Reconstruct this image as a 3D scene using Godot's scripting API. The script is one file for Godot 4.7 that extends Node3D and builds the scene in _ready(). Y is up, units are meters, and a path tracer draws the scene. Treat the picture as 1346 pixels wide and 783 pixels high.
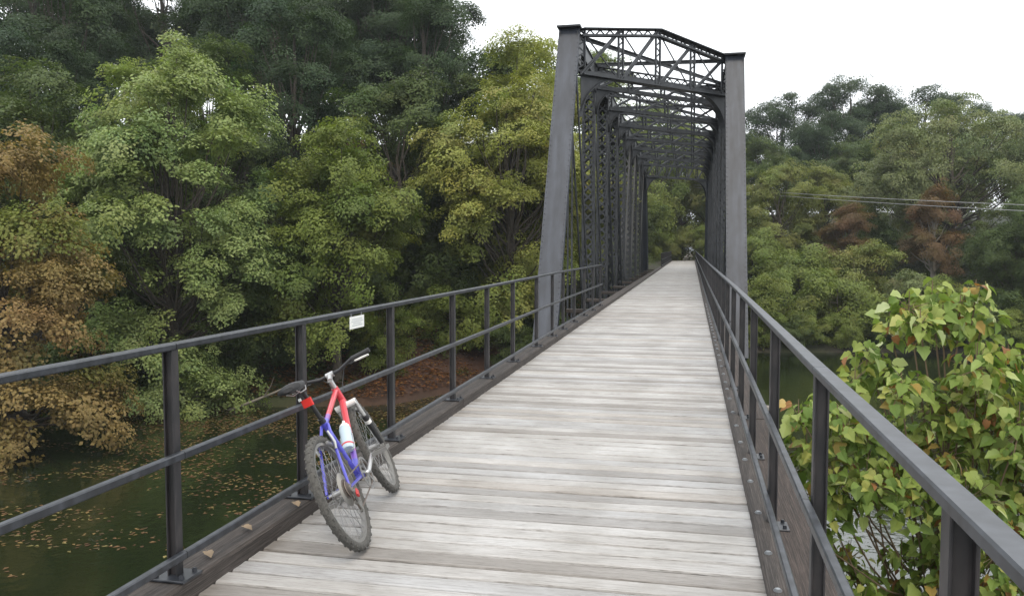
extends Node3D
# A plank-decked footbridge through an old railroad truss, with a bicycle leaning on its railing.
# Bridge axis runs along -Z; deck top at y = 0; water at y = -5.4.

const WATER_Y := -5.4
var M := {}
var taken := {}

# ---------------------------------------------------------------- mesh buffer
class MB:
	var v := PackedVector3Array()
	var n := PackedVector3Array()
	var u := PackedVector2Array()
	var c := PackedColorArray()
	var col := Color(1, 1, 1)
	func tri(a: Vector3, b: Vector3, d: Vector3, na: Vector3, nb: Vector3, nd: Vector3, ua := Vector2.ZERO, ub := Vector2.ZERO, ud := Vector2.ZERO):
		if (b - a).cross(d - a).dot(na + nb + nd) > 0:
			v.append_array(PackedVector3Array([a, d, b])); n.append_array(PackedVector3Array([na, nd, nb])); u.append_array(PackedVector2Array([ua, ud, ub]))
		else:
			v.append_array(PackedVector3Array([a, b, d])); n.append_array(PackedVector3Array([na, nb, nd])); u.append_array(PackedVector2Array([ua, ub, ud]))
		c.append_array(PackedColorArray([col, col, col]))
	func quad(a, b, d, e, nn: Vector3, s := 1.0):
		var lu = a.distance_to(b) * s
		var lv = b.distance_to(d) * s
		tri(a, b, d, nn, nn, nn, Vector2(0, 0), Vector2(lu, 0), Vector2(lu, lv))
		tri(a, d, e, nn, nn, nn, Vector2(0, 0), Vector2(lu, lv), Vector2(0, lv))
	func prism(a: Vector3, b: Vector3, prof: PackedVector2Array, up := Vector3.UP):
		# profile x runs sideways, y along up
		var d := (b - a).normalized()
		if absf(d.dot(up)) > 0.98:
			up = Vector3.RIGHT if absf(d.x) < 0.9 else Vector3.FORWARD
		var s := d.cross(up).normalized()
		var t := s.cross(d).normalized()
		var k := prof.size()
		var mid := Vector2.ZERO
		for p in prof: mid += p / k
		for i in k:
			var p := prof[i]
			var q := prof[(i + 1) % k]
			var pa := a + s * p.x + t * p.y
			var qa := a + s * q.x + t * q.y
			var pb := b + s * p.x + t * p.y
			var qb := b + s * q.x + t * q.y
			var e := (q - p).normalized()
			var o := Vector2(e.y, -e.x)
			if o.dot((p + q) * 0.5 - mid) < 0: o = -o
			var nn := s * o.x + t * o.y
			quad(pa, pb, qb, qa, nn)
			var ma := a + s * mid.x + t * mid.y
			var mb := b + s * mid.x + t * mid.y
			tri(pa, qa, ma, -d, -d, -d, p, q, mid)
			tri(pb, qb, mb, d, d, d, p, q, mid)
	func beam(a: Vector3, b: Vector3, w: float, h: float, up := Vector3.UP, ch := 0.0):
		var x := w / 2
		var y := h / 2
		if ch > 0:
			prism(a, b, PackedVector2Array([Vector2(-x, -y + ch), Vector2(-x + ch, -y), Vector2(x - ch, -y), Vector2(x, -y + ch), Vector2(x, y - ch), Vector2(x - ch, y), Vector2(-x + ch, y), Vector2(-x, y - ch)]), up)
		else:
			prism(a, b, PackedVector2Array([Vector2(-x, -y), Vector2(x, -y), Vector2(x, y), Vector2(-x, y)]), up)
	func tube(pts: Array, rad: Array, k := 8, closed := false, cap := true, cols: Array = []):
		var m := pts.size()
		var rings := []
		var nrm := []
		var ref := Vector3.UP
		var d0: Vector3 = (pts[1] - pts[0]).normalized()
		if absf(d0.dot(ref)) > 0.9: ref = Vector3.RIGHT
		for i in m:
			var d: Vector3
			if closed: d = (pts[(i + 1) % m] - pts[(i - 1 + m) % m]).normalized()
			else: d = (pts[mini(i + 1, m - 1)] - pts[maxi(i - 1, 0)]).normalized()
			var s := d.cross(ref)
			if s.length() < 1e-4: s = d.cross(Vector3(0.3, 0.5, 0.8))
			s = s.normalized()
			var t := s.cross(d).normalized()
			ref = t
			var ring := []
			var rn := []
			for j in k:
				var ang := TAU * j / k
				var o := s * cos(ang) + t * sin(ang)
				ring.append(pts[i] + o * rad[i]); rn.append(o)
			rings.append(ring); nrm.append(rn)
		var run := 0.0
		for i in (m if closed else m - 1):
			var i2 := (i + 1) % m
			if cols.size() > i: col = cols[i]
			var l: float = pts[i].distance_to(pts[i2])
			for j in k:
				var j2 := (j + 1) % k
				var a0 := Vector2(float(j) / k * 0.3, run)
				var a1 := Vector2(float(j + 1) / k * 0.3, run)
				var b0 := Vector2(a0.x, run + l)
				var b1 := Vector2(a1.x, run + l)
				tri(rings[i][j], rings[i][j2], rings[i2][j2], nrm[i][j], nrm[i][j2], nrm[i2][j2], a0, a1, b1)
				tri(rings[i][j], rings[i2][j2], rings[i2][j], nrm[i][j], nrm[i2][j2], nrm[i2][j], a0, b1, b0)
			run += l
		if cap and not closed:
			var da: Vector3 = (pts[0] - pts[1]).normalized()
			var db: Vector3 = (pts[m - 1] - pts[m - 2]).normalized()
			for j in k:
				var j2 := (j + 1) % k
				tri(rings[0][j], rings[0][j2], pts[0], da, da, da)
				tri(rings[m - 1][j], rings[m - 1][j2], pts[m - 1], db, db, db)
	func cyl(a: Vector3, b: Vector3, r: float, k := 10):
		tube([a, b], [r, r], k)
	func mesh(mat: Material) -> ArrayMesh:
		var arr := []
		arr.resize(Mesh.ARRAY_MAX)
		arr[Mesh.ARRAY_VERTEX] = v; arr[Mesh.ARRAY_NORMAL] = n; arr[Mesh.ARRAY_TEX_UV] = u; arr[Mesh.ARRAY_COLOR] = c
		var o := ArrayMesh.new()
		o.add_surface_from_arrays(Mesh.PRIMITIVE_TRIANGLES, arr)
		o.surface_set_material(0, mat)
		return o

# ---------------------------------------------------------------- scene helpers
func numbered(called: String) -> String:
	var k: int = taken.get(called, 0)
	taken[called] = k + 1
	return called if k == 0 else "%s_%03d" % [called, k]

func tag(o: Node3D, label: String, category: String, group := "", kind := ""):
	if label: o.set_meta("label", label)
	if category: o.set_meta("category", category)
	if group: o.set_meta("group", group)
	if kind: o.set_meta("kind", kind)
	return o

func thing(called: String, label: String, category: String, at := Vector3.ZERO, group := "") -> Node3D:
	var o := Node3D.new()
	o.name = numbered(called)
	add_child(o)
	o.position = at
	return tag(o, label, category, group)

func part(called: String, mesh: Mesh, parent: Node3D, at := Transform3D(), label := "") -> MeshInstance3D:
	var o := MeshInstance3D.new()
	o.name = called if parent != self else numbered(called)
	o.mesh = mesh
	parent.add_child(o, true)
	o.transform = at
	if label: o.set_meta("label", label)
	return o

func put(called: String, mb: MB, mat: Material, parent: Node3D, label := "") -> MeshInstance3D:
	return part(called, mb.mesh(mat), parent, Transform3D(), label)

func rng_of(s: int) -> RandomNumberGenerator:
	var r := RandomNumberGenerator.new()
	r.seed = s
	return r

func rgb(r: float, g: float, b: float) -> Color:      # linear base colour -> sRGB for albedo_color
	return Color(r, g, b).linear_to_srgb()

func noise(s: int, freq: float, oct := 4) -> FastNoiseLite:
	var f := FastNoiseLite.new()
	f.seed = s; f.frequency = freq; f.fractal_octaves = oct
	f.noise_type = FastNoiseLite.TYPE_SIMPLEX_SMOOTH
	return f

func streak_image(s: int, w: int, h: int, fx: float, fy: float, stops: Array, contrast := 1.0, fine := 0.35, knots := 0) -> ImageTexture:
	# stops: linear colours along the value range
	var a := noise(s, 1.0, 4)
	var b := noise(s + 7, 1.0, 3)
	var im := Image.create(w, h, false, Image.FORMAT_RGB8)
	var k := stops.size() - 1
	for y in h:
		for x in w:
			# wrap smoothly along both axes by walking two circles
			var ax := TAU * x / w
			var ay := TAU * y / h
			var cx := cos(ax) * fx
			var sx := sin(ax) * fx
			var cy := cos(ay) * fy
			var sy := sin(ay) * fy
			var t := a.get_noise_3d(cx + 3.1 * sx * 0.0 + cy, sx, sy) * 0.5 + 0.5
			t = lerpf(t, b.get_noise_3d(cx * 4.0 + cy * 3.0, sx * 4.0, sy * 3.0 + 9.0) * 0.5 + 0.5, fine)
			t = clampf((t - 0.5) * contrast + 0.5, 0, 0.9999) * k
			var i := int(t)
			var q: Color = stops[i].lerp(stops[i + 1], t - i)
			im.set_pixel(x, y, q.linear_to_srgb())
	return ImageTexture.create_from_image(im)

func noise_tex(s: int, freq: float, lo: Color, hi: Color, size := 512, normal := false, bump := 4.0, oct := 4) -> NoiseTexture2D:
	var t := NoiseTexture2D.new()
	t.width = size; t.height = size; t.seamless = true
	t.noise = noise(s, freq, oct)
	if normal:
		t.as_normal_map = true; t.bump_strength = bump
	else:
		var g := Gradient.new()
		g.set_color(0, lo.linear_to_srgb()); g.set_color(1, hi.linear_to_srgb())
		t.color_ramp = g
	return t

func mat(r: float, g: float, b: float, rough := 0.7, metal := 0.0) -> StandardMaterial3D:
	var m := StandardMaterial3D.new()
	m.albedo_color = rgb(r, g, b); m.roughness = rough; m.metallic = metal
	return m

# ---------------------------------------------------------------- materials
func make_materials():
	# wood decking: grain runs along u
	var grain := streak_image(11, 1024, 512, 1.5, 22.0, [Color(0.07, 0.063, 0.057), Color(0.24, 0.23, 0.22), Color(0.38, 0.372, 0.366), Color(0.43, 0.426, 0.424), Color(0.455, 0.453, 0.453), Color(0.5, 0.5, 0.503)], 2.0, 0.42)
	var relief := streak_image(23, 512, 512, 0.7, 34.0, [Color(0, 0, 0), Color(0.5, 0.5, 0.5), Color(1, 1, 1)], 2.0, 0.4)
	var stains := noise_tex(5, 0.012, Color(0.62, 0.6, 0.57), Color(1, 1, 1), 512, false, 0, 5)
	var tones := [Color(0.92, 0.91, 0.9), Color(0.74, 0.725, 0.715), Color(1.0, 1.0, 1.0), Color(0.86, 0.82, 0.78), Color(0.66, 0.65, 0.645), Color(0.98, 0.96, 0.94), Color(0.87, 0.88, 0.9), Color(0.6, 0.57, 0.54), Color(0.8, 0.76, 0.72)]
	M.planks = []
	for t in tones:
		var m := StandardMaterial3D.new()
		m.albedo_color = (t as Color).linear_to_srgb()
		m.albedo_texture = grain
		m.roughness = 0.58; m.metallic_specular = 0.6
		m.heightmap_enabled = true; m.heightmap_texture = relief; m.heightmap_scale = 0.25
		m.detail_enabled = true; m.detail_albedo = stains; m.detail_blend_mode = BaseMaterial3D.BLEND_MODE_MUL
		m.detail_uv_layer = BaseMaterial3D.DETAIL_UV_2
		m.uv2_triplanar = true; m.uv2_world_triplanar = true; m.uv2_scale = Vector3(0.23, 0.23, 0.23)
		M.planks.append(m)
	var dark := streak_image(31, 512, 256, 0.6, 8.0, [Color(0.008, 0.007, 0.006), Color(0.026, 0.021, 0.018), Color(0.055, 0.045, 0.04), Color(0.12, 0.105, 0.095)], 1.7, 0.4)
	M.curb = StandardMaterial3D.new()
	M.curb.albedo_texture = dark; M.curb.roughness = 0.85
	M.curb.heightmap_enabled = true; M.curb.heightmap_texture = relief; M.curb.heightmap_scale = 0.6
	M.curb.uv1_scale = Vector3(0.5, 2.0, 1)
	M.outer = M.curb.duplicate()
	M.outer.albedo_color = rgb(0.9, 0.8, 0.76)
	# steel paint: dark blue grey with mottled chalky wear
	M.steel = steel(41, Color(0.009, 0.0105, 0.013), Color(0.038, 0.042, 0.049), 0.55, 0.5)
	M.steel_post = steel(43, Color(0.013, 0.016, 0.023), Color(0.058, 0.068, 0.09), 0.5, 0.5)
	M.rail = steel(47, Color(0.008, 0.0095, 0.0125), Color(0.045, 0.05, 0.061), 1.6, 0.42)
	M.rail_rusty = steel(48, Color(0.008, 0.009, 0.011), Color(0.045, 0.039, 0.04), 1.8, 0.5)
	M.galv = mat(0.34, 0.36, 0.38, 0.4, 0.6)
	M.sign = mat(0.72, 0.73, 0.7, 0.5)
	M.sign_print = mat(0.42, 0.44, 0.45, 0.6)
	M.bark = StandardMaterial3D.new()
	M.bark.albedo_texture = noise_tex(61, 0.03, Color(0.03, 0.024, 0.018), Color(0.13, 0.11, 0.09))
	M.bark.uv1_triplanar = true; M.bark.uv1_scale = Vector3(0.8, 0.3, 0.8); M.bark.roughness = 0.95
	M.pale_bark = mat(0.2, 0.18, 0.15, 0.9)
	M.twig = mat(0.16, 0.11, 0.07, 0.85)
	M.stone = StandardMaterial3D.new()
	M.stone.albedo_texture = noise_tex(71, 0.02, Color(0.12, 0.11, 0.1), Color(0.3, 0.28, 0.25))
	M.stone.uv1_triplanar = true; M.stone.uv1_world_triplanar = true; M.stone.uv1_scale = Vector3(0.4, 0.4, 0.4); M.stone.roughness = 0.95
	# foliage: colour comes per leaf and per spray
	M.leaf = StandardMaterial3D.new()
	M.leaf.vertex_color_use_as_albedo = true; M.leaf.roughness = 0.6; M.leaf.metallic_specular = 0.35
	M.leaf.backlight_enabled = true; M.leaf.backlight = rgb(0.7, 0.75, 0.42)
	var pal := Image.create(8, 8, false, Image.FORMAT_RGB8)
	var pr := rng_of(66)
	for y in 8:
		for x in 8:
			var t := pr.randf_range(0.72, 1.0)
			pal.set_pixel(x, y, Color(t * pr.randf_range(0.9, 1.0), t, t * pr.randf_range(0.8, 1.0)).linear_to_srgb())
	M.leaf.albedo_texture = ImageTexture.create_from_image(pal)
	# ground
	M.ground = StandardMaterial3D.new()
	M.ground.vertex_color_use_as_albedo = true
	M.ground.albedo_texture = noise_tex(81, 0.025, Color(0.45, 0.42, 0.4), Color(1, 1, 1), 512, false, 0, 6)
	M.ground.uv1_triplanar = true; M.ground.uv1_world_triplanar = true; M.ground.uv1_scale = Vector3(0.31, 0.31, 0.31); M.ground.roughness = 0.95
	# water: murky green, gently rippled
	M.water = mat(0.0105, 0.0155, 0.006, 0.07)
	M.water.normal_enabled = true
	M.water.normal_texture = noise_tex(91, 0.018, Color.BLACK, Color.WHITE, 1024, true, 3.0, 4)
	M.water.normal_scale = 0.22
	M.water.uv1_triplanar = true; M.water.uv1_world_triplanar = true; M.water.uv1_scale = Vector3(0.11, 0.11, 0.11)

func steel(s: int, lo: Color, hi: Color, scale: float, rough: float) -> StandardMaterial3D:
	var m := StandardMaterial3D.new()
	m.albedo_texture = noise_tex(s, 0.014, lo, hi, 512, false, 0, 6)
	m.uv1_triplanar = true; m.uv1_world_triplanar = true
	m.uv1_scale = Vector3(scale, scale * 0.35, scale)
	m.roughness = rough
	m.metallic_specular = 0.5
	if s == 43: m.uv1_scale.y = scale * 0.13
	return m

# ---------------------------------------------------------------- terrain
func shore(x: float) -> float:      # z of the far waterline
	var k := [[-120.0, -22.0], [-60.0, -26.0], [-32.0, -29.0], [-20.0, -33.5], [-14.0, -34.5], [-9.0, -42.0], [-3.0, -50.0], [4.0, -58.0], [14.0, -60.0], [22.0, -57.0], [40.0, -52.0], [120.0, -45.0]]
	for i in k.size() - 1:
		if x <= k[i + 1][0]:
			var t: float = clampf((x - k[i][0]) / (k[i + 1][0] - k[i][0]), 0, 1)
			return lerpf(k[i][1], k[i + 1][1], t * t * (3 - 2 * t))
	return -45.0

var tn: FastNoiseLite
func ground_y(x: float, z: float) -> float:
	var s := shore(x) - z           # metres inland of the far shore
	var y := -7.2
	if s > -3.0:
		y = lerpf(-6.4, -4.6, smoothstep(-3.0, 2.0, s))
		y += smoothstep(1.0, 12.0, s) * (3.4 if x < -4 else 2.2)
		var left := smoothstep(4.0, -10.0, x)
		y += smoothstep(10.0, 45.0, s) * lerpf(4.5, 12.0, left)
		y += smoothstep(45.0, 120.0, s) * lerpf(6.0, 3.0, left)
		# embankment that carries the path beyond the bridge
		var e := smoothstep(9.0, 3.0, absf(x + 1.0)) * smoothstep(-64.0, -76.0, z)
		y = lerpf(y, -0.25, e)
		if z < -95.0:
			var e2 := smoothstep(7.0, 2.5, absf(x + 1.0)) * smoothstep(-95.0, -100.0, z)
			y = lerpf(y, -0.12, e2)
	elif z > -14.0:
		# near bank under and beside the approach
		y = lerpf(-7.2, -3.4, smoothstep(-13.0, -2.0, z))
	return y + tn.get_noise_2d(x, z) * 0.55 * smoothstep(-2.0, 3.0, maxf(s, z + 10.0))

func build_terrain():
	tn = noise(301, 0.09, 4)
	var tc := noise(302, 0.05, 4)
	var mb := MB.new()
	var xs := []
	var zs := []
	var x := -170.0
	while x < 180.0:
		xs.append(x); x += 1.6 if absf(x) < 45 else 5.0
	var z := 24.0
	while z > -260.0:
		zs.append(z); z -= 1.6 if z > -90 else 6.0
	var P := []
	var C := []
	for i in zs.size():
		var row := PackedVector3Array()
		var rc := PackedColorArray()
		for j in xs.size():
			row.append(Vector3(xs[j], ground_y(xs[j], zs[i]), zs[i]))
			var t := tc.get_noise_2d(xs[j], zs[i]) * 0.5 + 0.5
			var s: float = shore(xs[j]) - zs[i]
			var litter := Color(0.075, 0.036, 0.02)
			var green := Color(0.045, 0.06, 0.02)
			var soil := Color(0.036, 0.032, 0.02)
			var q := soil.lerp(green, smoothstep(0.42, 0.6, t))
			if s < 6.0 and s > -2.0 and xs[j] < 0: q = q.lerp(litter, smoothstep(0.3, 0.45, 1.0 - t) * 0.8)
			if absf(xs[j] + 1.0) < 1.9 and zs[i] < -99.0: q = Color(0.22, 0.2, 0.17)
			rc.append(q)
		P.append(row); C.append(rc)
	var arr := []
	arr.resize(Mesh.ARRAY_MAX)
	var v := PackedVector3Array()
	var cc := PackedColorArray()
	var nn := PackedVector3Array()
	var idx := PackedInt32Array()
	var w := xs.size()
	for i in zs.size():
		v.append_array(P[i]); cc.append_array(C[i])
		for j in w:
			var dx: Vector3 = P[i][mini(j + 1, w - 1)] - P[i][maxi(j - 1, 0)]
			var dz: Vector3 = P[maxi(i - 1, 0)][j] - P[mini(i + 1, zs.size() - 1)][j]
			nn.append(dz.cross(dx).normalized())
	for i in zs.size() - 1:
		for j in w - 1:
			var a := i * w + j
			idx.append_array(PackedInt32Array([a, a + w, a + 1, a + 1, a + w, a + w + 1]) if false else PackedInt32Array([a, a + w + 1, a + 1, a, a + w, a + w + 1]))
	arr[Mesh.ARRAY_VERTEX] = v; arr[Mesh.ARRAY_COLOR] = cc; arr[Mesh.ARRAY_NORMAL] = nn; arr[Mesh.ARRAY_INDEX] = idx
	var am := ArrayMesh.new()
	am.add_surface_from_arrays(Mesh.PRIMITIVE_TRIANGLES, arr)
	am.surface_set_material(0, M.ground)
	tag(part("terrain", am, self), "leaf strewn river banks and wooded hillside", "", "", "structure")
	# far sheet to the horizon
	var f := MB.new()
	f.quad(Vector3(-3000, -9, 3000), Vector3(3000, -9, 3000), Vector3(3000, -9, -3000), Vector3(-3000, -9, -3000), Vector3.UP)
	tag(put("ground", f, mat(0.05, 0.06, 0.03, 0.95), self), "wide ground under the valley", "", "", "structure")
	var wm := MB.new()
	wm.quad(Vector3(-168, WATER_Y, 22), Vector3(176, WATER_Y, 22), Vector3(176, WATER_Y, -70), Vector3(-168, WATER_Y, -70), Vector3.UP)
	tag(put("water", wm, M.water, self), "still dark green river under the bridge", "", "", "structure")

# ---------------------------------------------------------------- deck
func build_deck():
	var r := rng_of(77)
	var deck := thing("bridge_deck", "weathered grey plank deck edged with dark timber kerbs", "bridge deck")
	var variants := []
	for k in 14:
		var mb := MB.new()
		var hw := 0.067 + r.randf_range(-0.003, 0.002)
		var L := 1.325 + r.randf_range(-0.014, 0.014)
		var ch := 0.013
		var u0 := r.randf() * 3.0
		var v0 := r.randf()
		# long bevelled board along x, cut in four so that it cups and bows a little
		var prof := [Vector2(-hw, -0.085), Vector2(-hw, -ch), Vector2(-hw + ch * 0.3, -ch * 0.35), Vector2(-hw + ch, r.randf_range(-0.0015, 0.0)), Vector2(0, r.randf_range(-0.003, 0.0)), Vector2(hw - ch, r.randf_range(-0.0015, 0.0)), Vector2(hw - ch * 0.3, -ch * 0.35), Vector2(hw, -ch), Vector2(hw, -0.085)]
		var segs := 5
		var bow := []
		for s in segs + 1: bow.append(Vector2(r.randf_range(-0.0035, 0.0035), r.randf_range(-0.0018, 0.0018)))
		for s in segs:
			var xa := lerpf(-L, L, float(s) / segs)
			var xb := lerpf(-L, L, float(s + 1) / segs)
			for p in prof.size() - 1:
				var a: Vector2 = prof[p]
				var b: Vector2 = prof[p + 1]
				var va := Vector3(xa, a.y + bow[s].y, a.x + bow[s].x)
				var vb := Vector3(xa, b.y + bow[s].y, b.x + bow[s].x)
				var vc := Vector3(xb, b.y + bow[s + 1].y, b.x + bow[s + 1].x)
				var vd := Vector3(xb, a.y + bow[s + 1].y, a.x + bow[s + 1].x)
				var e := b - a
				var nn := Vector3(0, e.x, -e.y).normalized()
				if p == 0: nn = Vector3(0, 0, -1)
				if p == prof.size() - 2: nn = Vector3(0, 0, 1)
				var ua := Vector2(u0 + xa * 0.34, v0 + a.x * 1.6)
				var ub := Vector2(u0 + xa * 0.34, v0 + b.x * 1.6)
				var uc := Vector2(u0 + xb * 0.34, v0 + b.x * 1.6)
				var ud := Vector2(u0 + xb * 0.34, v0 + a.x * 1.6)
				mb.tri(va, vb, vc, nn, nn, nn, ua, ub, uc)
				mb.tri(va, vc, vd, nn, nn, nn, ua, uc, ud)
		for sgn in [-1, 1]:
			var x0: float = sgn * L
			var bb: Vector2 = bow[0] if sgn < 0 else bow[segs]
			mb.quad(Vector3(x0, -0.085 + bb.y, -hw + bb.x), Vector3(x0, -0.085 + bb.y, hw + bb.x), Vector3(x0, -0.004 + bb.y, hw - ch + bb.x), Vector3(x0, -0.004 + bb.y, -hw + ch + bb.x), Vector3(sgn, 0, 0))
		variants.append(mb)
	var meshes := []
	for k in 14:
		var row := []
		for m in M.planks: row.append(variants[k].mesh(m))
		meshes.append(row)
	var z := 1.5
	var count := 0
	var rest := MB.new()
	var rest_sets := {}
	var cx := -0.935
	while z > -101.5:
		var vi := r.randi() % 14
		var mi: int = r.randi() % M.planks.size()
		if r.randf() < 0.35: mi = [0, 2, 6][r.randi() % 3]
		var t := Transform3D(Basis(Vector3.UP, r.randf_range(-0.0025, 0.0025)), Vector3(cx + r.randf_range(-0.018, 0.018), r.randf_range(-0.0025, 0.0025), z))
		if r.randf() < 0.5: t.basis = t.basis * Basis(Vector3.UP, PI)
		if z < -2.2 and count < 300:
			part("plank", meshes[vi][mi], deck, t)
			count += 1
		else:
			if not rest_sets.has(mi): rest_sets[mi] = [MB.new()]
			var dst: MB = rest_sets[mi][0]
			var src: MB = variants[vi]
			for q in src.v.size():
				dst.v.append(t * src.v[q]); dst.n.append(t.basis * src.n[q])
			dst.u.append_array(src.u); dst.c.append_array(src.c)
		z -= 0.146 + r.randf_range(0.0, 0.009)
	var am := ArrayMesh.new()
	for mi in rest_sets:
		var one: ArrayMesh = rest_sets[mi][0].mesh(M.planks[mi])
		am.add_surface_from_arrays(Mesh.PRIMITIVE_TRIANGLES, one.surface_get_arrays(0))
		am.surface_set_material(am.get_surface_count() - 1, M.planks[mi])
	part("far_planks", am, deck).set_meta("kind", "stuff")
	# bearers below the boards
	for x in [-2.0, -1.3, -0.6, 0.1]:
		var mb := MB.new()
		mb.beam(Vector3(x, -0.24, 2), Vector3(x, -0.24, -101), 0.2, 0.29)
		put("stringer", mb, M.curb, deck)
	# timber kerbs, butted lengths with slightly different heights
	for side in [0, 1]:
		var zz := 2.0
		while zz > -101.0:
			var l := r.randf_range(4.6, 5.6)
			var zb := maxf(zz - l, -101.2)
			var dy := r.randf_range(-0.006, 0.006)
			var mb := MB.new()
			if side == 0:
				mb.beam(Vector3(-2.335, -0.02 + dy, zz - 0.006), Vector3(-2.335, -0.02 + dy, zb + 0.006), 0.24, 0.225, Vector3.UP, 0.012)
				put("kerb_timber", mb, M.curb, deck)
			else:
				mb.beam(Vector3(0.41, -0.045 + dy, zz - 0.006), Vector3(0.41, -0.045 + dy, zb + 0.006), 0.1, 0.15, Vector3.UP, 0.012)
				put("kerb_timber", mb, M.curb, deck)
				var mo := MB.new()
				mo.beam(Vector3(0.59, -0.1 + dy, zz - 0.02), Vector3(0.59, -0.1 + dy, zb + 0.02), 0.24, 0.2, Vector3.UP, 0.012)
				put("outer_beam", mo, M.outer, deck)
			zz = zb
	# bolt heads along the right kerb
	var bolt := MB.new()
	bolt.tube([Vector3(0, 0, 0), Vector3(0, 0.008, 0), Vector3(0, 0.014, 0)], [0.02, 0.02, 0.012], 8)
	var bm := bolt.mesh(M.galv)
	var bz := -2.0
	while bz > -24.0:
		part("bolt", bm, deck, Transform3D(Basis(), Vector3(0.405, 0.03, bz + r.randf_range(-0.1, 0.1))))
		bz -= 0.62

# ---------------------------------------------------------------- railings
func rail_run(t: Node3D, x: float, posts: Array, za: float, zb: float, inner: float, foot: float, r: RandomNumberGenerator, endcap := true):
	# posts: z of each; inner: +1 when the deck lies towards +x
	var post := MB.new()
	var h := 1.14 - foot
	# rolled section: two flanges and a web
	post.beam(Vector3(-0.022, 0.012, 0), Vector3(-0.022, h, 0), 0.007, 0.05, Vector3.BACK, 0.002)
	post.beam(Vector3(0.022, 0.012, 0), Vector3(0.022, h, 0), 0.007, 0.05, Vector3.BACK, 0.002)
	post.beam(Vector3(0, 0.012, 0), Vector3(0, h, 0), 0.04, 0.012, Vector3.BACK)
	var plate := MB.new()
	plate.beam(Vector3(-0.09, 0.006, 0), Vector3(0.09, 0.006, 0), 0.15, 0.012, Vector3.UP, 0.003)
	for sx in [-1, 1]:
		for sz in [-1, 1]:
			plate.tube([Vector3(sx * 0.065, 0.012, sz * 0.05), Vector3(sx * 0.065, 0.026, sz * 0.05), Vector3(sx * 0.065, 0.03, sz * 0.05)], [0.012, 0.012, 0.006], 6)
	# the flanges face along the bridge
	var pm := post.mesh(M.rail_rusty)
	var plm := plate.mesh(M.rail)
	for z in posts:
		var tr := Transform3D(Basis(Vector3.UP, r.randf_range(-0.04, 0.04)), Vector3(x, foot, z))
		var p := part("post", pm, t, tr)
		part("base_plate", plm, p)
	var top := MB.new()
	# joints every few posts keep each rail a set of straight lengths
	var cuts := [za]
	for i in posts.size():
		if i % 4 == 3: cuts.append(posts[i])
	cuts.append(zb)
	var off := []
	for q in cuts: off.append(Vector3(r.randf_range(-0.008, 0.008), r.randf_range(-0.008, 0.006), 0))
	for i in cuts.size() - 1:
		var a: Vector3 = Vector3(x, 1.155, cuts[i] - 0.002) + off[i]
		var b: Vector3 = Vector3(x, 1.155, cuts[i + 1] + 0.002) + off[i + 1]
		var m1 := MB.new()
		m1.beam(a, b, 0.056, 0.03, Vector3.UP, 0.005)
		put("top_rail", m1, M.rail, t)
		for hh in [0.66, 0.2]:
			var m2 := MB.new()
			var o := Vector3(inner * 0.042, hh - 1.155, 0)
			m2.beam(a + o, b + o, 0.032, 0.036, Vector3.UP, 0.005)
			put("middle_rail" if hh > 0.5 else "bottom_rail", m2, M.rail, t)

func build_railings():
	var r := rng_of(99)
	var L := thing("railing", "dark steel railing the bicycle leans on, above the leafy green water", "railing")
	var pl := [0.7, -0.65, -2.0, -3.35, -4.64, -6.18, -7.92, -9.34, -10.77, -12.5, -13.98, -15.2, -16.7, -18.3, -19.9, -21.6]
	rail_run(L, -2.3, pl, 1.5, -21.64, 1.0, 0.092, r)
	var R := thing("railing", "dark steel railing beside the leafy maple sapling, running the whole bridge", "railing")
	var pr := [1.4, -0.1, -1.58, -3.2, -4.92, -6.55, -8.05]
	var z := -9.7
	while z > -100.0:
		pr.append(z); z -= 1.62
	rail_run(R, 0.47, pr, 1.8, -100.2, -1.0, 0.0, r)
	var F := thing("railing", "grey railing along the deck beyond the far portal", "railing")
	var pf := []
	z = -66.0
	while z > -100.0:
		pf.append(z); z -= 1.62
	rail_run(F, -2.3, pf, -65.9, -100.2, 1.0, 0.092, r)
	# small notice hung under the left top rail
	var s := thing("small_notice", "small white square notice hung under the railing top rail near the bicycle", "sign", Vector3(-2.262, 1.085, -5.42))
	var mb := MB.new()
	mb.beam(Vector3(0, -0.042, 0), Vector3(0, 0.042, 0), 0.25, 0.004, Vector3.RIGHT, 0.001)
	put("plate", mb, M.sign, s)
	var lines := MB.new()
	for k in 4:
		var y := 0.022 - k * 0.014
		var w: float = [0.085, 0.1, 0.07, 0.09][k]
		lines.beam(Vector3(0.0028, y, -w), Vector3(0.0028, y, w), 0.001, 0.005)
	put("print", lines, M.sign_print, s)
	for sz in [-0.09, 0.09]:
		var st := MB.new()
		st.beam(Vector3(-0.004, 0.03, sz), Vector3(-0.004, 0.062, sz), 0.003, 0.008)
		put("strap", st, M.galv, s)

# ---------------------------------------------------------------- truss
const LX := -3.5
const RX := 1.3
const PAN := 4.5
const ZL := -19.9
const ZR := -24.4
const BY := -1.6
const TY := 7.55
func U(side: int, i: int) -> Vector3:
	return Vector3(LX if side == 0 else RX, TY, (ZL if side == 0 else ZR) - PAN * i)
func Lo(side: int, i: int) -> Vector3:
	return Vector3(LX if side == 0 else RX, BY, (ZL if side == 0 else ZR) - PAN * i)

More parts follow.
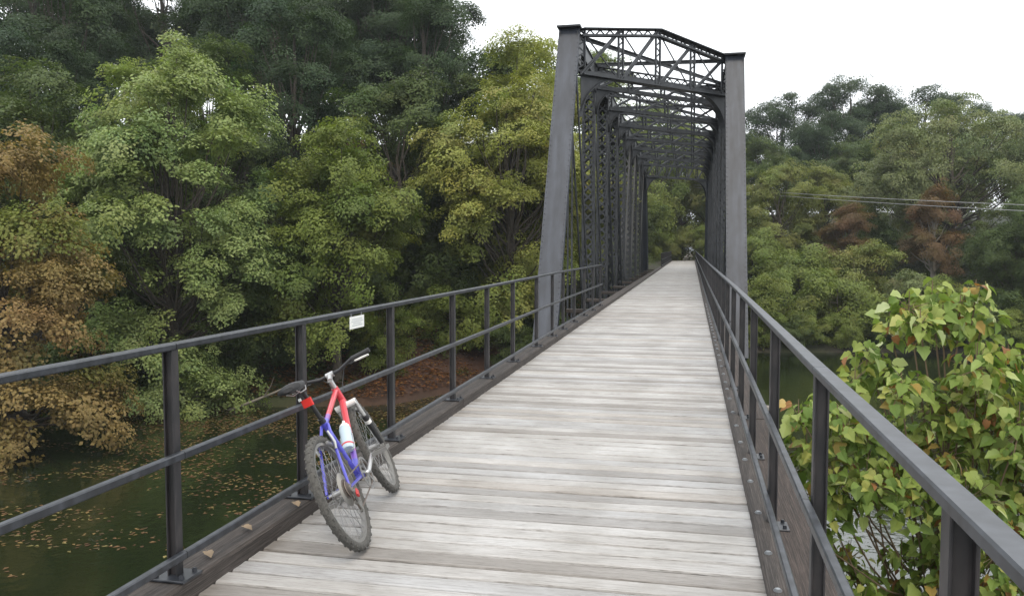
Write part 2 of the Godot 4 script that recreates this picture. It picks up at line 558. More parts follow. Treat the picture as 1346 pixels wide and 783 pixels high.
func zigzag(mb: MB, a: Vector3, b: Vector3, side: Vector3, half: float, pitch: float, w: float, t: float, facing: Vector3, double := false):
	var l := a.distance_to(b)
	var n := int(maxf(2.0, roundf(l / pitch)))
	for k in n:
		var p := a.lerp(b, float(k) / n)
		var q := a.lerp(b, float(k + 1) / n)
		var s := 1.0 if k % 2 == 0 else -1.0
		mb.beam(p + side * half * s, q - side * half * s, w, t, facing)
		if double: mb.beam(p - side * half * s + facing * t * 1.2, q + side * half * s + facing * t * 1.2, w, t, facing)

func laced_column(parent: Node3D, called: String, a: Vector3, b: Vector3, wide: float, deep: float, pitch: float, double := false):
	# two channels, laced on the faces that look along the bridge
	var d := (b - a).normalized()
	var side := Vector3.RIGHT
	var face := d.cross(side).normalized()
	var mb := MB.new()
	for s in [-1.0, 1.0]:
		var o: Vector3 = side * s * wide / 2
		mb.beam(a + o, b + o, deep, 0.02, side)
		for f in [-1.0, 1.0]:
			mb.beam(a + o + face * f * deep / 2 - side * s * 0.035, b + o + face * f * deep / 2 - side * s * 0.035, 0.085, 0.016, face)
	var col := put(called, mb, M.steel, parent)
	var lm := MB.new()
	for f in [-1.0, 1.0]:
		zigzag(lm, a + face * f * (deep / 2 + 0.014), b + face * f * (deep / 2 + 0.014), side, wide / 2 - 0.03, pitch, 0.06, 0.01, face * f, double)
	var lz := put("lacing", lm, M.steel, col)
	return col

func arch_bracket(mb: MB, corner: Vector3, along: Vector3, down: Vector3, rx: float, ry: float, t: float):
	# plate filling a corner, cut by a quarter ellipse, with a rib along the curve
	var nrm := along.cross(down).normalized()
	var c := corner + along * rx + down * ry
	var prev := Vector3.ZERO
	var n := 10
	for k in n + 1:
		var a := PI / 2 * k / n
		var p := c - along * rx * cos(a) - down * ry * sin(a)
		if k > 0:
			for s in [-1.0, 1.0]:
				mb.tri(corner + nrm * s * t / 2, prev + nrm * s * t / 2, p + nrm * s * t / 2, nrm * s, nrm * s, nrm * s)
			mb.beam(prev, p, 0.16, 0.02, (c - p).normalized())
		prev = p

func lattice_frame(parent: Node3D, called: String, a: Vector3, b: Vector3, depth: float, peak: float, bays: int, chord: float, double: bool, bracket: float):
	# a: top left, b: top right; frame hangs down by depth; peak raises the middle
	var ax := (b - a).normalized()
	var fwd := ax.cross(Vector3.UP).normalized()
	var dn := Vector3.DOWN
	var bl := a + dn * depth
	var br := b + dn * depth
	var mid := (a + b) / 2 + Vector3.UP * peak
	var fr := thing_part(called, parent)
	var m1 := MB.new()
	m1.beam(bl, br, chord, 0.03, Vector3.UP)
	m1.beam(bl + Vector3(0, 0.07, 0), br + Vector3(0, 0.07, 0), 0.025, 0.14, Vector3.UP)
	put("bottom_strut", m1, M.steel, fr)
	var m2 := MB.new()
	m2.beam(a, mid, chord, 0.03, Vector3.UP)
	m2.beam(mid, b, chord, 0.03, Vector3.UP)
	var low := Vector3(0, -0.19, 0)
	m2.beam(a + low, mid + low, chord * 0.6, 0.06, Vector3.UP)
	m2.beam(mid + low, b + low, chord * 0.6, 0.06, Vector3.UP)
	zigzag(m2, a + low / 2 - fwd * 0.05, mid + low / 2 - fwd * 0.05, Vector3.UP, 0.075, 0.2, 0.045, 0.012, fwd)
	zigzag(m2, mid + low / 2 - fwd * 0.05, b + low / 2 - fwd * 0.05, Vector3.UP, 0.075, 0.2, 0.045, 0.012, fwd)
	put("top_strut", m2, M.steel, fr)
	for k in bays + 1:
		var t := float(k) / bays
		var top := a.lerp(b, t) + Vector3.UP * peak * (1.0 - absf(t - 0.5) * 2.0)
		var bot := bl.lerp(br, t)
		var wide := 0.14 if k == 0 or k == bays else 0.09
		var vm := MB.new()
		for s in [-1.0, 1.0]:
			vm.beam(top + ax * s * wide, bot + ax * s * wide, 0.06, 0.045, ax)
		zigzag(vm, top, bot, ax, wide, 0.17, 0.045, 0.012, fwd)
		put("upright", vm, M.steel, fr)
		if k < bays:
			var t2 := float(k + 1) / bays
			var top2 := a.lerp(b, t2) + Vector3.UP * peak * (1.0 - absf(t2 - 0.5) * 2.0)
			var bot2 := bl.lerp(br, t2)
			var dm := MB.new()
			dm.beam(bot + fwd * 0.03 - ax * 0.045, top2 + fwd * 0.03 - ax * 0.045, 0.045, 0.05, fwd)
			dm.beam(bot + fwd * 0.03 + ax * 0.045, top2 + fwd * 0.03 + ax * 0.045, 0.045, 0.05, fwd)
			if double: dm.beam(top - fwd * 0.03, bot2 - fwd * 0.03, 0.035, 0.03, fwd)
			put("brace", dm, M.steel, fr)
	if bracket > 0:
		for s in [0, 1]:
			var bm := MB.new()
			arch_bracket(bm, (bl if s == 0 else br) - Vector3(0, 0.016, 0), ax if s == 0 else -ax, dn, bracket, bracket * 0.85, 0.02)
			put("knee_plate", bm, M.steel, fr)
	return fr

func thing_part(called: String, parent: Node3D) -> Node3D:
	var o := Node3D.new()
	o.name = called
	parent.add_child(o, true)
	return o

func build_truss():
	var br := thing("truss_bridge", "old dark riveted steel through truss with gabled lattice portals spanning the river", "bridge")
	for side in [0, 1]:
		var sx := -1.0 if side == 0 else 1.0
		for e in [0, 1]:
			# inclined end post: a boxed member with cover plate, top flange lips
			var a := Lo(side, 0 if e == 0 else 10)
			var b := U(side, 1 if e == 0 else 9) + Vector3(0, 0.3, 0)
			var d := (b - a).normalized()
			b += d * 0.0
			var mb := MB.new()
			mb.beam(a, b, 0.52, 0.4, d.cross(Vector3.RIGHT))
			var p := put("end_post", mb, M.steel_post, br)
			var f := d.cross(Vector3.RIGHT).normalized()
			if f.z < 0 and e == 0: f = -f
			if f.z > 0 and e == 1: f = -f
			var cv := MB.new()
			cv.beam(a + f * 0.214, b + f * 0.214, 0.6, 0.022, f, 0.004)
			put("cover_plate", cv, M.steel_post, p)
			var cap := MB.new()
			var o := b + Vector3(0, 0.03, 0)
			cap.beam(o + Vector3(0, 0, 0.45 if e == 0 else 0.2), o - Vector3(0, 0, 0.2 if e == 0 else 0.45), 0.68, 0.05, Vector3.UP)
			put("cap_plate", cap, M.steel, p)
			var rv := MB.new()
			var l := a.distance_to(b)
			var k := 0.4
			while k < l - 0.1:
				for s in [-1.0, 1.0]:
					var c: Vector3 = a + d * k + f * 0.225 + Vector3.RIGHT * s * 0.26
					rv.tube([c, c + f * 0.012], [0.017, 0.01], 5)
				k += 0.16
			var rvp := put("rivet", rv, M.steel_post, p)
			rvp.set_meta("kind", "stuff")
		# chords
		for i in range(1, 9):
			var mb := MB.new()
			var a := U(side, i)
			var b := U(side, i + 1)
			for s in [-1.0, 1.0]:
				mb.beam(a + Vector3(s * 0.22, 0, 0), b + Vector3(s * 0.22, 0, 0), 0.02, 0.42)
			mb.beam(a + Vector3(0, 0.22, 0), b + Vector3(0, 0.22, 0), 0.56, 0.018)
			zigzag(mb, a + Vector3(0, -0.2, 0), b + Vector3(0, -0.2, 0), Vector3.RIGHT, 0.2, 0.36, 0.06, 0.012, Vector3.DOWN)
			put("top_chord", mb, M.steel, br)
		for i in 10:
			var mb := MB.new()
			for s in [-0.2, -0.1, 0.1, 0.2]:
				mb.beam(Lo(side, i) + Vector3(s, 0, 0), Lo(side, i + 1) + Vector3(s, 0, 0), 0.03, 0.18)
			put("bottom_chord", mb, M.steel, br)
		# posts
		for i in range(1, 10):
			if i == 1 or i == 9:
				var hm := MB.new()
				for s in [-0.06, 0.06]: hm.beam(U(side, i) + Vector3(s, 0, 0), Lo(side, i) + Vector3(s, 0, 0), 0.035, 0.05)
				put("hanger", hm, M.steel, br)
			else:
				laced_column(br, "vertical_post", Lo(side, i), U(side, i), 0.42, 0.3, 0.34, true)
			for s in [-1.0, 1.0]:
				var gp := MB.new()
				var c: Vector3 = U(side, i) + Vector3(s * 0.245, -0.1, 0)
				gp.beam(c + Vector3(0, -0.55, 0), c + Vector3(0, 0.3, 0), 0.02, 0.75, Vector3.BACK)
				put("gusset_plate", gp, M.steel, br)
		# diagonals
		for i in range(1, 9):
			var top_i := i if i < 5 else i + 1
			var bot_i := i + 1 if i < 5 else i
			var a := U(side, top_i)
			var b := Lo(side, bot_i)
			if i == 1 or i == 8 or i == 2 or i == 7:
				var mb := MB.new()
				for s in [-0.11, 0.11]: mb.beam(a + Vector3(s, 0, 0), b + Vector3(s, 0, 0), 0.04, 0.17)
				put("diagonal", mb, M.steel, br)
			else:
				laced_column(br, "diagonal", a, b, 0.3, 0.16, 0.4)
		# mid struts steadying the counters
		for i in [4, 5]:
			var mb := MB.new()
			mb.beam(U(side, i), Lo(side, i + 1) if i == 4 else Lo(side, i - 0), 0.03, 0.06)
			if i == 4: put("counter_rod", mb, M.steel, br)
	# portals
	for e in [0, 1]:
		var i := 1 if e == 0 else 9
		var d0 := (U(0, 1) - Lo(0, 0)).normalized() if e == 0 else (U(0, 9) - Lo(0, 10)).normalized()
		var a := U(0, i) + Vector3(0.3, 0.33, 0) - Vector3(0, 0, d0.z * 0.0)
		var b := U(1, i) + Vector3(-0.3, 0.33, 0)
		lattice_frame(br, "portal_frame", a, b, 1.3, 0.42, 4 if e == 0 else 6, 0.34, true, 1.4)
	# overhead struts and laterals
	for i in range(2, 9):
		var a := U(0, i) + Vector3(0.24, 0.2, 0)
		var b := U(1, i) + Vector3(-0.24, 0.2, 0)
		lattice_frame(br, "sway_frame", a, b, 0.75, 0.0, 4, 0.16, true, 1.0)
	for i in range(1, 9):
		for s in [0, 1]:
			var mb := MB.new()
			var a := U(s, i) + Vector3(0, 0.24, 0)
			var b := U(1 - s, i + 1) + Vector3(0, 0.24 + 0.06 * s, 0)
			mb.beam(a, b, 0.12, 0.02)
			mb.beam(a - Vector3(0, 0.06, 0), b - Vector3(0, 0.06, 0), 0.02, 0.11)
			put("lateral_brace", mb, M.steel, br)
	# floor beams and timber outriggers level with the deck
	for i in range(0, 11):
		var fb := MB.new()
		var a := Lo(0, i)
		var b := Lo(1, i)
		fb.beam(a + Vector3(0.25, 0.6, 0), b + Vector3(-0.25, 0.6, 0), 0.03, 1.0)
		fb.beam(a + Vector3(0.25, 1.11, 0), b + Vector3(-0.25, 1.11, 0), 0.3, 0.03)
		fb.beam(a + Vector3(0.25, 0.09, 0), b + Vector3(-0.25, 0.09, 0), 0.3, 0.03)
		put("floor_beam", fb, M.steel, br)
	var rr := rng_of(8)
	for k in 10:
		var z: float = ZL - 1.8 - k * PAN
		for s in [0, 1]:
			var tb := MB.new()
			if s == 0: tb.beam(Vector3(-3.2, -0.06, z), Vector3(-2.46, -0.06, z), 0.17, 0.1, Vector3.UP, 0.01)
			else: tb.beam(Vector3(0.72, -0.12, z - PAN), Vector3(1.06, -0.12, z - PAN), 0.26, 0.18, Vector3.UP, 0.01)
			put("tie_end", tb, M.curb, br)
	# masonry piers under both ends of the truss
	for e in [0, 1]:
		var zl: float = ZL - (0.0 if e == 0 else PAN * 10)
		var zr: float = ZR - (0.0 if e == 0 else PAN * 10)
		var pier := thing("stone_pier", ["stone pier under the near end of the truss", "stone pier under the far end of the truss"][e], "pier", Vector3(0, -7.0, 0))
		var dirp := (Vector3(RX, 0, zr) - Vector3(LX, 0, zl)).normalized()
		var c0 := Vector3(LX, 0, zl) - dirp * 0.5
		var c1 := Vector3(RX, 0, zr) + dirp * 0.4
		for k in 7:
			var y := 0.32 + k * 0.6
			var grow := 0.04 * (8 - k)
			var nb := 5
			for q in nb:
				var shift := 0.5 if k % 2 == 0 else 0.0
				var ta := clampf((q - shift) / (nb - 0.5 * 1), 0.0, 1.0)
				var tb2 := clampf((q + 1 - shift) / (nb - 0.5 * 1), 0.0, 1.0)
				if tb2 - ta < 0.02: continue
				var mb := MB.new()
				mb.beam(c0.lerp(c1, ta) + Vector3(0, y, 0) + dirp * 0.012, c0.lerp(c1, tb2) + Vector3(0, y, 0) - dirp * 0.012, 1.8 + grow + rr.randf_range(0.0, 0.04), 0.58, Vector3.UP, 0.03)
				put("stone", mb, M.stone, pier)
	for side in [0, 1]:
		for e in [0, 10]:
			var sh := MB.new()
			sh.beam(Lo(side, e) + Vector3(0, -1.18, 0), Lo(side, e) + Vector3(0, -0.1, 0), 0.5, 0.5)
			sh.beam(Lo(side, e) + Vector3(0, -1.19, 0), Lo(side, e) + Vector3(0, -1.12, 0), 0.8, 0.8)
			put("bearing_shoe", sh, M.steel, br)
	# approach girders
	for e in [0, 1]:
		var za := 2.0 if e == 0 else -66.5
		var zb := -20.6 if e == 0 else -100.5
		for x in [-2.2, 0.35]:
			var g := thing("plate_girder", "%s plate girder carrying the %s approach deck" % ["left" if x < 0 else "right", "near" if e == 0 else "far"], "girder", Vector3(x, 0, 0))
			var mb := MB.new()
			mb.beam(Vector3(0, -0.85, za), Vector3(0, -0.85, zb), 0.02, 0.9)
			put("web", mb, M.steel, g)
			for yy in [-0.38, -1.32]:
				var fl := MB.new()
				fl.beam(Vector3(0, yy, za), Vector3(0, yy, zb), 0.3, 0.025)
				put("flange", fl, M.steel, g)
	# stub bents that hold the near girders
	for z in [-2.0, -11.0]:
		var bent := thing("steel_bent", "steel bent under the near approach girders %s" % ("at the bank" if z > -5 else "standing in the river"), "bent", Vector3(0, -7.6, z))
		for x in [-2.2, 0.35]:
			var mb := MB.new()
			mb.beam(Vector3(x * 1.3, 0, 0), Vector3(x, 6.26, 0), 0.3, 0.3)
			put("leg", mb, M.steel, bent)
		var cm := MB.new()
		cm.beam(Vector3(-2.0, 5.9, 0), Vector3(0.15, 5.9, 0), 0.2, 0.3)
		put("cross_beam", cm, M.steel, bent)

# ---------------------------------------------------------------- bicycle
func build_bicycle():
	var fwd := Vector3(-0.1946, 0, -0.9809).normalized()
	var lean := deg_to_rad(26.0)
	var right0 := fwd.cross(Vector3.UP)
	var up := Vector3.UP * cos(lean) - right0 * sin(lean)
	var right := right0 * cos(lean) + Vector3.UP * sin(lean)
	var bike := thing("bicycle", "red and blue mountain bike leaning on the railing", "bicycle", Vector3(-1.676, 0.003, -4.115))
	bike.basis = Basis(fwd, up, right)
	var rubber := StandardMaterial3D.new()
	rubber.albedo_texture = noise_tex(131, 0.02, Color(0.035, 0.034, 0.032), Color(0.115, 0.11, 0.1))
	rubber.uv1_triplanar = true; rubber.uv1_scale = Vector3(6, 6, 6); rubber.roughness = 0.9
	var alloy := mat(0.45, 0.45, 0.45, 0.35, 0.8)
	var dirty := mat(0.22, 0.215, 0.205, 0.5, 0.6)
	var black := mat(0.018, 0.018, 0.02, 0.45)
	var satin := mat(0.03, 0.03, 0.032, 0.6)
	var white := mat(0.72, 0.72, 0.7, 0.35)
	var paint := StandardMaterial3D.new()
	paint.vertex_color_use_as_albedo = true; paint.roughness = 0.3; paint.clearcoat_enabled = true; paint.clearcoat = 0.5; paint.clearcoat_roughness = 0.15
	var red := Color(0.52, 0.035, 0.05)
	var blue := Color(0.07, 0.07, 0.42)
	var v := func(x, y, z = 0.0): return Vector3(x, y, z)
	# wheel
	var make_wheel = func(at: Vector3, parent: Node3D, rear: bool):
		var w := thing_part("wheel", parent)
		w.position = at
		var ring := []
		var n := 44
		for k in n: ring.append(Vector3(cos(TAU * k / n), sin(TAU * k / n), 0))
		var ty := MB.new()
		var pts := []
		var rad := []
		for k in n: pts.append(ring[k] * 0.303); rad.append(0.024)
		ty.tube(pts, rad, 10, true)
		var knobs := 66
		for k in knobs:
			var a := TAU * k / knobs
			var o := Vector3(cos(a), sin(a), 0)
			var tg := Vector3(-sin(a), cos(a), 0)
			for s in [-1.0, 1.0]:
				var q: Vector3 = o * 0.322 + Vector3(0, 0, s * (0.008 if k % 2 == 0 else 0.018)) - o * (0.0 if k % 2 == 0 else 0.006)
				ty.beam(q - tg * 0.007, q + tg * 0.007, 0.009, 0.012, o)
		put("tyre", ty, rubber, w)
		var rm := MB.new()
		for k in n:
			var a0: Vector3 = ring[k]
			var a1: Vector3 = ring[(k + 1) % n]
			for s in [-1.0, 1.0]:
				var z := Vector3(0, 0, s * 0.013)
				rm.tri(a0 * 0.268 + z, a1 * 0.268 + z, a1 * 0.286 + z, z.normalized(), z.normalized(), z.normalized())
				rm.tri(a0 * 0.268 + z, a1 * 0.286 + z, a0 * 0.286 + z, z.normalized(), z.normalized(), z.normalized())
			var z2 := Vector3(0, 0, 0.013)
			rm.tri(a0 * 0.268 - z2, a1 * 0.268 - z2, a1 * 0.268 + z2, -a0, -a1, -a1)
			rm.tri(a0 * 0.268 - z2, a1 * 0.268 + z2, a0 * 0.268 + z2, -a0, -a1, -a0)
		put("rim", rm, dirty, w)
		var hub := MB.new()
		var hw := 0.032
		hub.tube([Vector3(0, 0, -0.06), Vector3(0, 0, -hw), Vector3(0, 0, -hw + 0.002), Vector3(0, 0, -hw + 0.008), Vector3(0, 0, hw - 0.008), Vector3(0, 0, hw - 0.002), Vector3(0, 0, hw), Vector3(0, 0, 0.06)], [0.006, 0.008, 0.024, 0.016, 0.016, 0.024, 0.008, 0.006], 12)
		put("hub", hub, alloy, w)
		var sp := MB.new()
		for k in 32:
			var s := -1.0 if k % 2 == 0 else 1.0
			var a := TAU * k / 32
			var lead := 0.55 if (k / 2) % 2 == 0 else -0.55
			sp.tube([Vector3(cos(a + lead) * 0.022, sin(a + lead) * 0.022, s * hw), Vector3(cos(a) * 0.27, sin(a) * 0.27, 0)], [0.0016, 0.0016], 4, false, false)
		put("spokes", sp, mat(0.24, 0.24, 0.24, 0.4, 0.7), w)
		if rear:
			var disc := MB.new()
			disc.tube([Vector3(0, 0, 0.036), Vector3(0, 0, 0.038), Vector3(0, 0, 0.04)], [0.092, 0.095, 0.03], 24)
			put("spoke_guard", disc, mat(0.34, 0.33, 0.31, 0.35), w)
			var cs := MB.new()
			for q in 7:
				var rr := 0.056 - q * 0.0052
				cs.tube([Vector3(0, 0, 0.042 + q * 0.0045), Vector3(0, 0, 0.0445 + q * 0.0045)], [rr, rr], 20)
			put("cassette", cs, mat(0.25, 0.22, 0.2, 0.45, 0.7), w)
		else:
			var rf := MB.new()
			rf.beam(Vector3(0.1, 0.09, 0.02), Vector3(0.145, 0.125, 0.015), 0.03, 0.008, Vector3.BACK)
			put("reflector", rf, mat(0.75, 0.42, 0.05, 0.3), w)
		return w
	make_wheel.call(v.call(0, 0.33), bike, true)
	# frame
	var fm := MB.new()
	var bb := Vector3(0.43, 0.295, 0)
	var st_top := Vector3(0.295, 0.69, 0)
	var hd_b := Vector3(0.853, 0.695, 0)
	var hd_t := Vector3(0.818, 0.80, 0)
	var seg := func(a: Vector3, b: Vector3, ra: float, rb: float, ca: Array):
		var p := []
		var rd := []
		var n := ca.size()
		for k in n + 1:
			p.append(a.lerp(b, float(k) / n)); rd.append(lerpf(ra, rb, float(k) / n))
		fm.tube(p, rd, 12, false, true, ca)
	var mixc := [blue, blue, blue.lerp(red, 0.15), blue.lerp(red, 0.45), blue.lerp(red, 0.8), red, red, red, red, red]
	seg.call(st_top + Vector3(0.012, -0.03, 0), hd_t + Vector3(0.0, -0.02, 0), 0.0155, 0.0175, [blue, blue.lerp(red, 0.3), red, red, red, red, red, red])
	seg.call(bb, hd_b + Vector3(-0.005, 0.015, 0), 0.019, 0.021, mixc)
	seg.call(bb, st_top, 0.0165, 0.0165, [blue, blue, blue, blue])
	seg.call(hd_b, hd_t, 0.023, 0.022, [red, red])
	for s in [-1.0, 1.0]:
		seg.call(bb + Vector3(-0.01, 0, s * 0.035), Vector3(0.005, 0.33, s * 0.066), 0.011, 0.008, [blue, blue])
		seg.call(st_top + Vector3(0.006, -0.03, s * 0.02), Vector3(0.16, 0.55, s * 0.045), 0.009, 0.009, [blue, blue])
		seg.call(Vector3(0.16, 0.55, s * 0.045), Vector3(0.0, 0.345, s * 0.066), 0.009, 0.008, [blue, blue])
	fm.col = blue
	fm.cyl(bb - Vector3(0, 0, 0.036), bb + Vector3(0, 0, 0.036), 0.021, 12)
	put("frame", fm, paint, bike, "red main tubes fading to a blue rear frame")
	# rear brake arms
	for s in [-1.0, 1.0]:
		var bk := MB.new()
		bk.tube([Vector3(0.135, 0.535, s * 0.05), Vector3(0.14, 0.57, s * 0.058), Vector3(0.15, 0.64, s * 0.045)], [0.009, 0.009, 0.007], 8)
		bk.beam(Vector3(0.1, 0.59, s * 0.03), Vector3(0.17, 0.555, s * 0.03), 0.014, 0.012)
		put("brake_arm", bk, alloy, bike)
	# seat post, saddle
	var sp := MB.new()
	sp.tube([st_top, Vector3(0.215, 0.897, 0)], [0.0135, 0.0135], 10)
	sp.tube([st_top + Vector3(0.004, -0.012, 0), st_top + Vector3(-0.006, 0.016, 0)], [0.02, 0.02], 10)
	put("seat_post", sp, black, bike)
	var sd := MB.new()
	var sections := []
	var prof := [[-0.135, 0.03, 0.012, 0.006], [-0.125, 0.07, 0.024, 0.008], [-0.09, 0.078, 0.03, 0.006], [-0.04, 0.066, 0.03, -0.002], [0.02, 0.036, 0.027, -0.006], [0.08, 0.022, 0.025, -0.004], [0.125, 0.018, 0.022, -0.003], [0.138, 0.009, 0.012, -0.008]]
	for q in prof:
		var ring := []
		for k in 14:
			var a := TAU * k / 14
			var yy: float = sin(a) * q[2]
			if yy < 0: yy *= 0.8
			ring.append(Vector3(0.15 + q[0], 0.93 + q[3] + yy, cos(a) * q[1]))
		sections.append(ring)
	for i in sections.size() - 1:
		for k in 14:
			var k2 := (k + 1) % 14
			var ca: Vector3 = Vector3(sections[i][0].x, 0.93, 0)
			var cb: Vector3 = Vector3(sections[i + 1][0].x, 0.93, 0)
			var a: Vector3 = sections[i][k]
			var b: Vector3 = sections[i][k2]
			var c: Vector3 = sections[i + 1][k2]
			var d: Vector3 = sections[i + 1][k]
			var na := (a - ca).normalized()
			var nb := (b - ca).normalized()
			var nc := (c - cb).normalized()
			var nd := (d - cb).normalized()
			sd.tri(a, b, c, na, nb, nc); sd.tri(a, c, d, na, nc, nd)
	for e in [0, sections.size() - 1]:
		var nn := Vector3(-1 if e == 0 else 1, 0, 0)
		var cc: Vector3 = Vector3(sections[e][0].x, 0.93 + prof[e][3], 0)
		for k in 14: sd.tri(sections[e][k], sections[e][(k + 1) % 14], cc, nn, nn, nn)
	var saddle := put("saddle", sd, satin, bike)
	var rl := MB.new()
	for s in [-1.0, 1.0]: rl.tube([Vector3(0.04, 0.915, s * 0.03), Vector3(0.11, 0.894, s * 0.022), Vector3(0.22, 0.894, s * 0.022), Vector3(0.27, 0.915, s * 0.012)], [0.0035, 0.0035, 0.0035, 0.0035], 6)
	put("saddle_rails", rl, alloy, saddle)
	var rf := MB.new()
	rf.beam(Vector3(0.205, 0.8, 0), Vector3(0.205, 0.846, 0), 0.062, 0.014, Vector3.RIGHT, 0.004)
	put("rear_reflector", rf, mat(0.55, 0.025, 0.02, 0.25), bike)
	var rc := MB.new()
	rc.beam(Vector3(0.2, 0.846, -0.03), Vector3(0.2, 0.862, -0.03), 0.016, 0.014, Vector3.RIGHT, 0.003)
	rc.beam(Vector3(0.212, 0.825, 0), Vector3(0.243, 0.825, 0), 0.014, 0.012)
	put("reflector_bracket", rc, white, bike)
	# steering assembly, turned slightly
	var steer_axis := (hd_t - hd_b).normalized()
	var front := thing_part("front_assembly", bike)
	var turn := Basis(steer_axis, deg_to_rad(4.0))
	front.transform = Transform3D(turn, hd_b - turn * hd_b)
	var fk := MB.new()
	var crown := hd_b - steer_axis * 0.03
	fk.cyl(hd_b, crown, 0.02, 12)
	fk.beam(crown + Vector3(0.008, 0, -0.068), crown + Vector3(0.008, 0, 0.068), 0.045, 0.036, Vector3.UP, 0.012)
	put("fork_crown", fk, white, front)
	for s in [-1.0, 1.0]:
		var top := crown + Vector3(0.012, 0.012, s * 0.062)
		var axle := Vector3(1.04, 0.33, s * 0.06)
		var mid := top.lerp(axle, 0.42)
		var f1 := MB.new()
		f1.cyl(top, mid, 0.0135, 10)
		put("stanchion", f1, mat(0.62, 0.62, 0.62, 0.25, 0.7), front)
		var f2 := MB.new()
		f2.tube([mid - (axle - mid).normalized() * 0.02, mid, mid.lerp(axle, 0.5), axle], [0.021, 0.02, 0.018, 0.015], 12)
		put("fork_leg", f2, black, front)
		var f3 := MB.new()
		f3.tube([mid.lerp(axle, 0.08), mid.lerp(axle, 0.2)], [0.0212, 0.0208], 12)
		put("fork_band", f3, white, front)
		var bk := MB.new()
		var p0 := mid + Vector3(0.03, 0.0, -s * 0.006)
		bk.tube([p0, p0 + Vector3(0.012, 0.07, -s * 0.01)], [0.009, 0.007], 8)
		bk.beam(p0 + Vector3(-0.035, 0.03, -s * 0.022), p0 + Vector3(0.04, 0.02, -s * 0.022), 0.014, 0.012)
		put("brake_arm", bk, alloy, front)
	var arch := MB.new()
	var am := crown.lerp(Vector3(1.04, 0.33, 0), 0.45)
	arch.tube([am + Vector3(0.025, 0, -0.062), am + Vector3(0.05, 0.07, -0.04), am + Vector3(0.055, 0.085, 0), am + Vector3(0.05, 0.07, 0.04), am + Vector3(0.025, 0, 0.062)], [0.009, 0.009, 0.009, 0.009, 0.009], 8)
	put("fork_arch", arch, black, front)
	make_wheel.call(v.call(1.04, 0.33), front, false)
	var stem := MB.new()
	var stem_t := hd_t + steer_axis * 0.055
	var clamp_at := stem_t + Vector3(0.075, 0.03, 0)
	stem.cyl(hd_t, stem_t, 0.0175, 10)
	stem.tube([stem_t, clamp_at], [0.017, 0.016], 10)
	stem.cyl(clamp_at - Vector3(0, 0, 0.025), clamp_at + Vector3(0, 0, 0.025), 0.02, 10)
	put("stem", stem, alloy, front)
	var hb := MB.new()
	var hbp := []
	for q in [[-0.3, 0.03, -0.045], [-0.17, 0.03, -0.02], [-0.07, 0.0, 0.0], [0.0, 0.0, 0.0], [0.07, 0.0, 0.0], [0.17, 0.03, -0.02], [0.3, 0.03, -0.045]]:
		hbp.append(clamp_at + Vector3(q[2], q[1], q[0]))
	hb.tube(hbp, [0.0115, 0.0115, 0.012, 0.0125, 0.012, 0.0115, 0.0115], 10)
	var bar := put("handlebar", hb, black, front)
	for s in [0, 1]:
		var e: Vector3 = hbp[0 if s == 0 else 6]
		var i: Vector3 = hbp[1 if s == 0 else 5]
		var g := MB.new()
		g.tube([e, e.lerp(i, 0.02), e.lerp(i, 0.1), e.lerp(i, 0.9), e.lerp(i, 0.96)], [0.015, 0.0175, 0.016, 0.016, 0.0175], 10)
		put("grip", g, satin, bar)
		var bl := MB.new()
		var o := i.lerp(e, -0.06)
		bl.beam(o + Vector3(0.0, -0.015, 0), o + Vector3(0.035, -0.02, 0), 0.03, 0.018)
		put("brake_mount", bl, black, bar)
		var lv := MB.new()
		lv.tube([o + Vector3(0.035, -0.02, 0), o.lerp(e, 0.4) + Vector3(0.06, -0.024, 0), o.lerp(e, 0.8) + Vector3(0.056, -0.026, 0)], [0.007, 0.0075, 0.006], 8)
		put("brake_lever", lv, white, bar)
	for s in [-1.0, 1.0]:
		var cb := MB.new()
		cb.tube([clamp_at + Vector3(0.02, 0.0, s * 0.15), clamp_at + Vector3(0.09, 0.02, s * 0.1), clamp_at + Vector3(0.1, -0.08, s * 0.03), hd_t + Vector3(0.03, -0.05, s * 0.03)], [0.003, 0.003, 0.003, 0.003], 6)
		put("cable", cb, black, front)
	# drive train
	var ck := thing_part("crankset", bike)
	ck.position = bb
	var cr := MB.new()
	for q in 3:
		var rr: float = [0.092, 0.07, 0.046][q]
		var n := 36
		for k in n:
			var a0 := TAU * k / n
			var a1 := TAU * (k + 1) / n
			cr.beam(Vector3(cos(a0) * rr, sin(a0) * rr, 0.056 - q * 0.007), Vector3(cos(a1) * rr, sin(a1) * rr, 0.056 - q * 0.007), 0.014, 0.003, Vector3.BACK)
	for k in 5:
		var a := TAU * k / 5 + 0.3
		cr.beam(Vector3(0, 0, 0.058), Vector3(cos(a) * 0.088, sin(a) * 0.088, 0.058), 0.016, 0.005, Vector3.BACK)
	put("chainring", cr, mat(0.3, 0.3, 0.3, 0.4, 0.7), ck)
	var ca := deg_to_rad(20.0)
	for s in [-1.0, 1.0]:
		var arm := MB.new()
		var tip := Vector3(cos(ca) * 0.172 * s, sin(ca) * 0.172 * s, s * 0.085)
		arm.tube([Vector3(0, 0, s * 0.05), Vector3(0, 0, s * 0.068), tip], [0.017, 0.015, 0.011], 8)
		var ap := put("crank_arm", arm, alloy, ck)
		var pd := MB.new()
		var pc := tip + Vector3(0, 0, s * 0.06)
		pd.cyl(tip, pc + Vector3(0, 0, s * 0.05), 0.007, 8)
		for dx in [-0.04, 0.04]: pd.beam(pc + Vector3(dx, 0, -0.045), pc + Vector3(dx, 0, 0.045), 0.012, 0.022)
		for dz in [-0.045, 0.045]: pd.beam(pc + Vector3(-0.045, 0, dz), pc + Vector3(0.045, 0, dz), 0.01, 0.02)
		put("pedal", pd, dirty, ck)
	var chn := MB.new()
	var cp := []
	var cz := 0.055
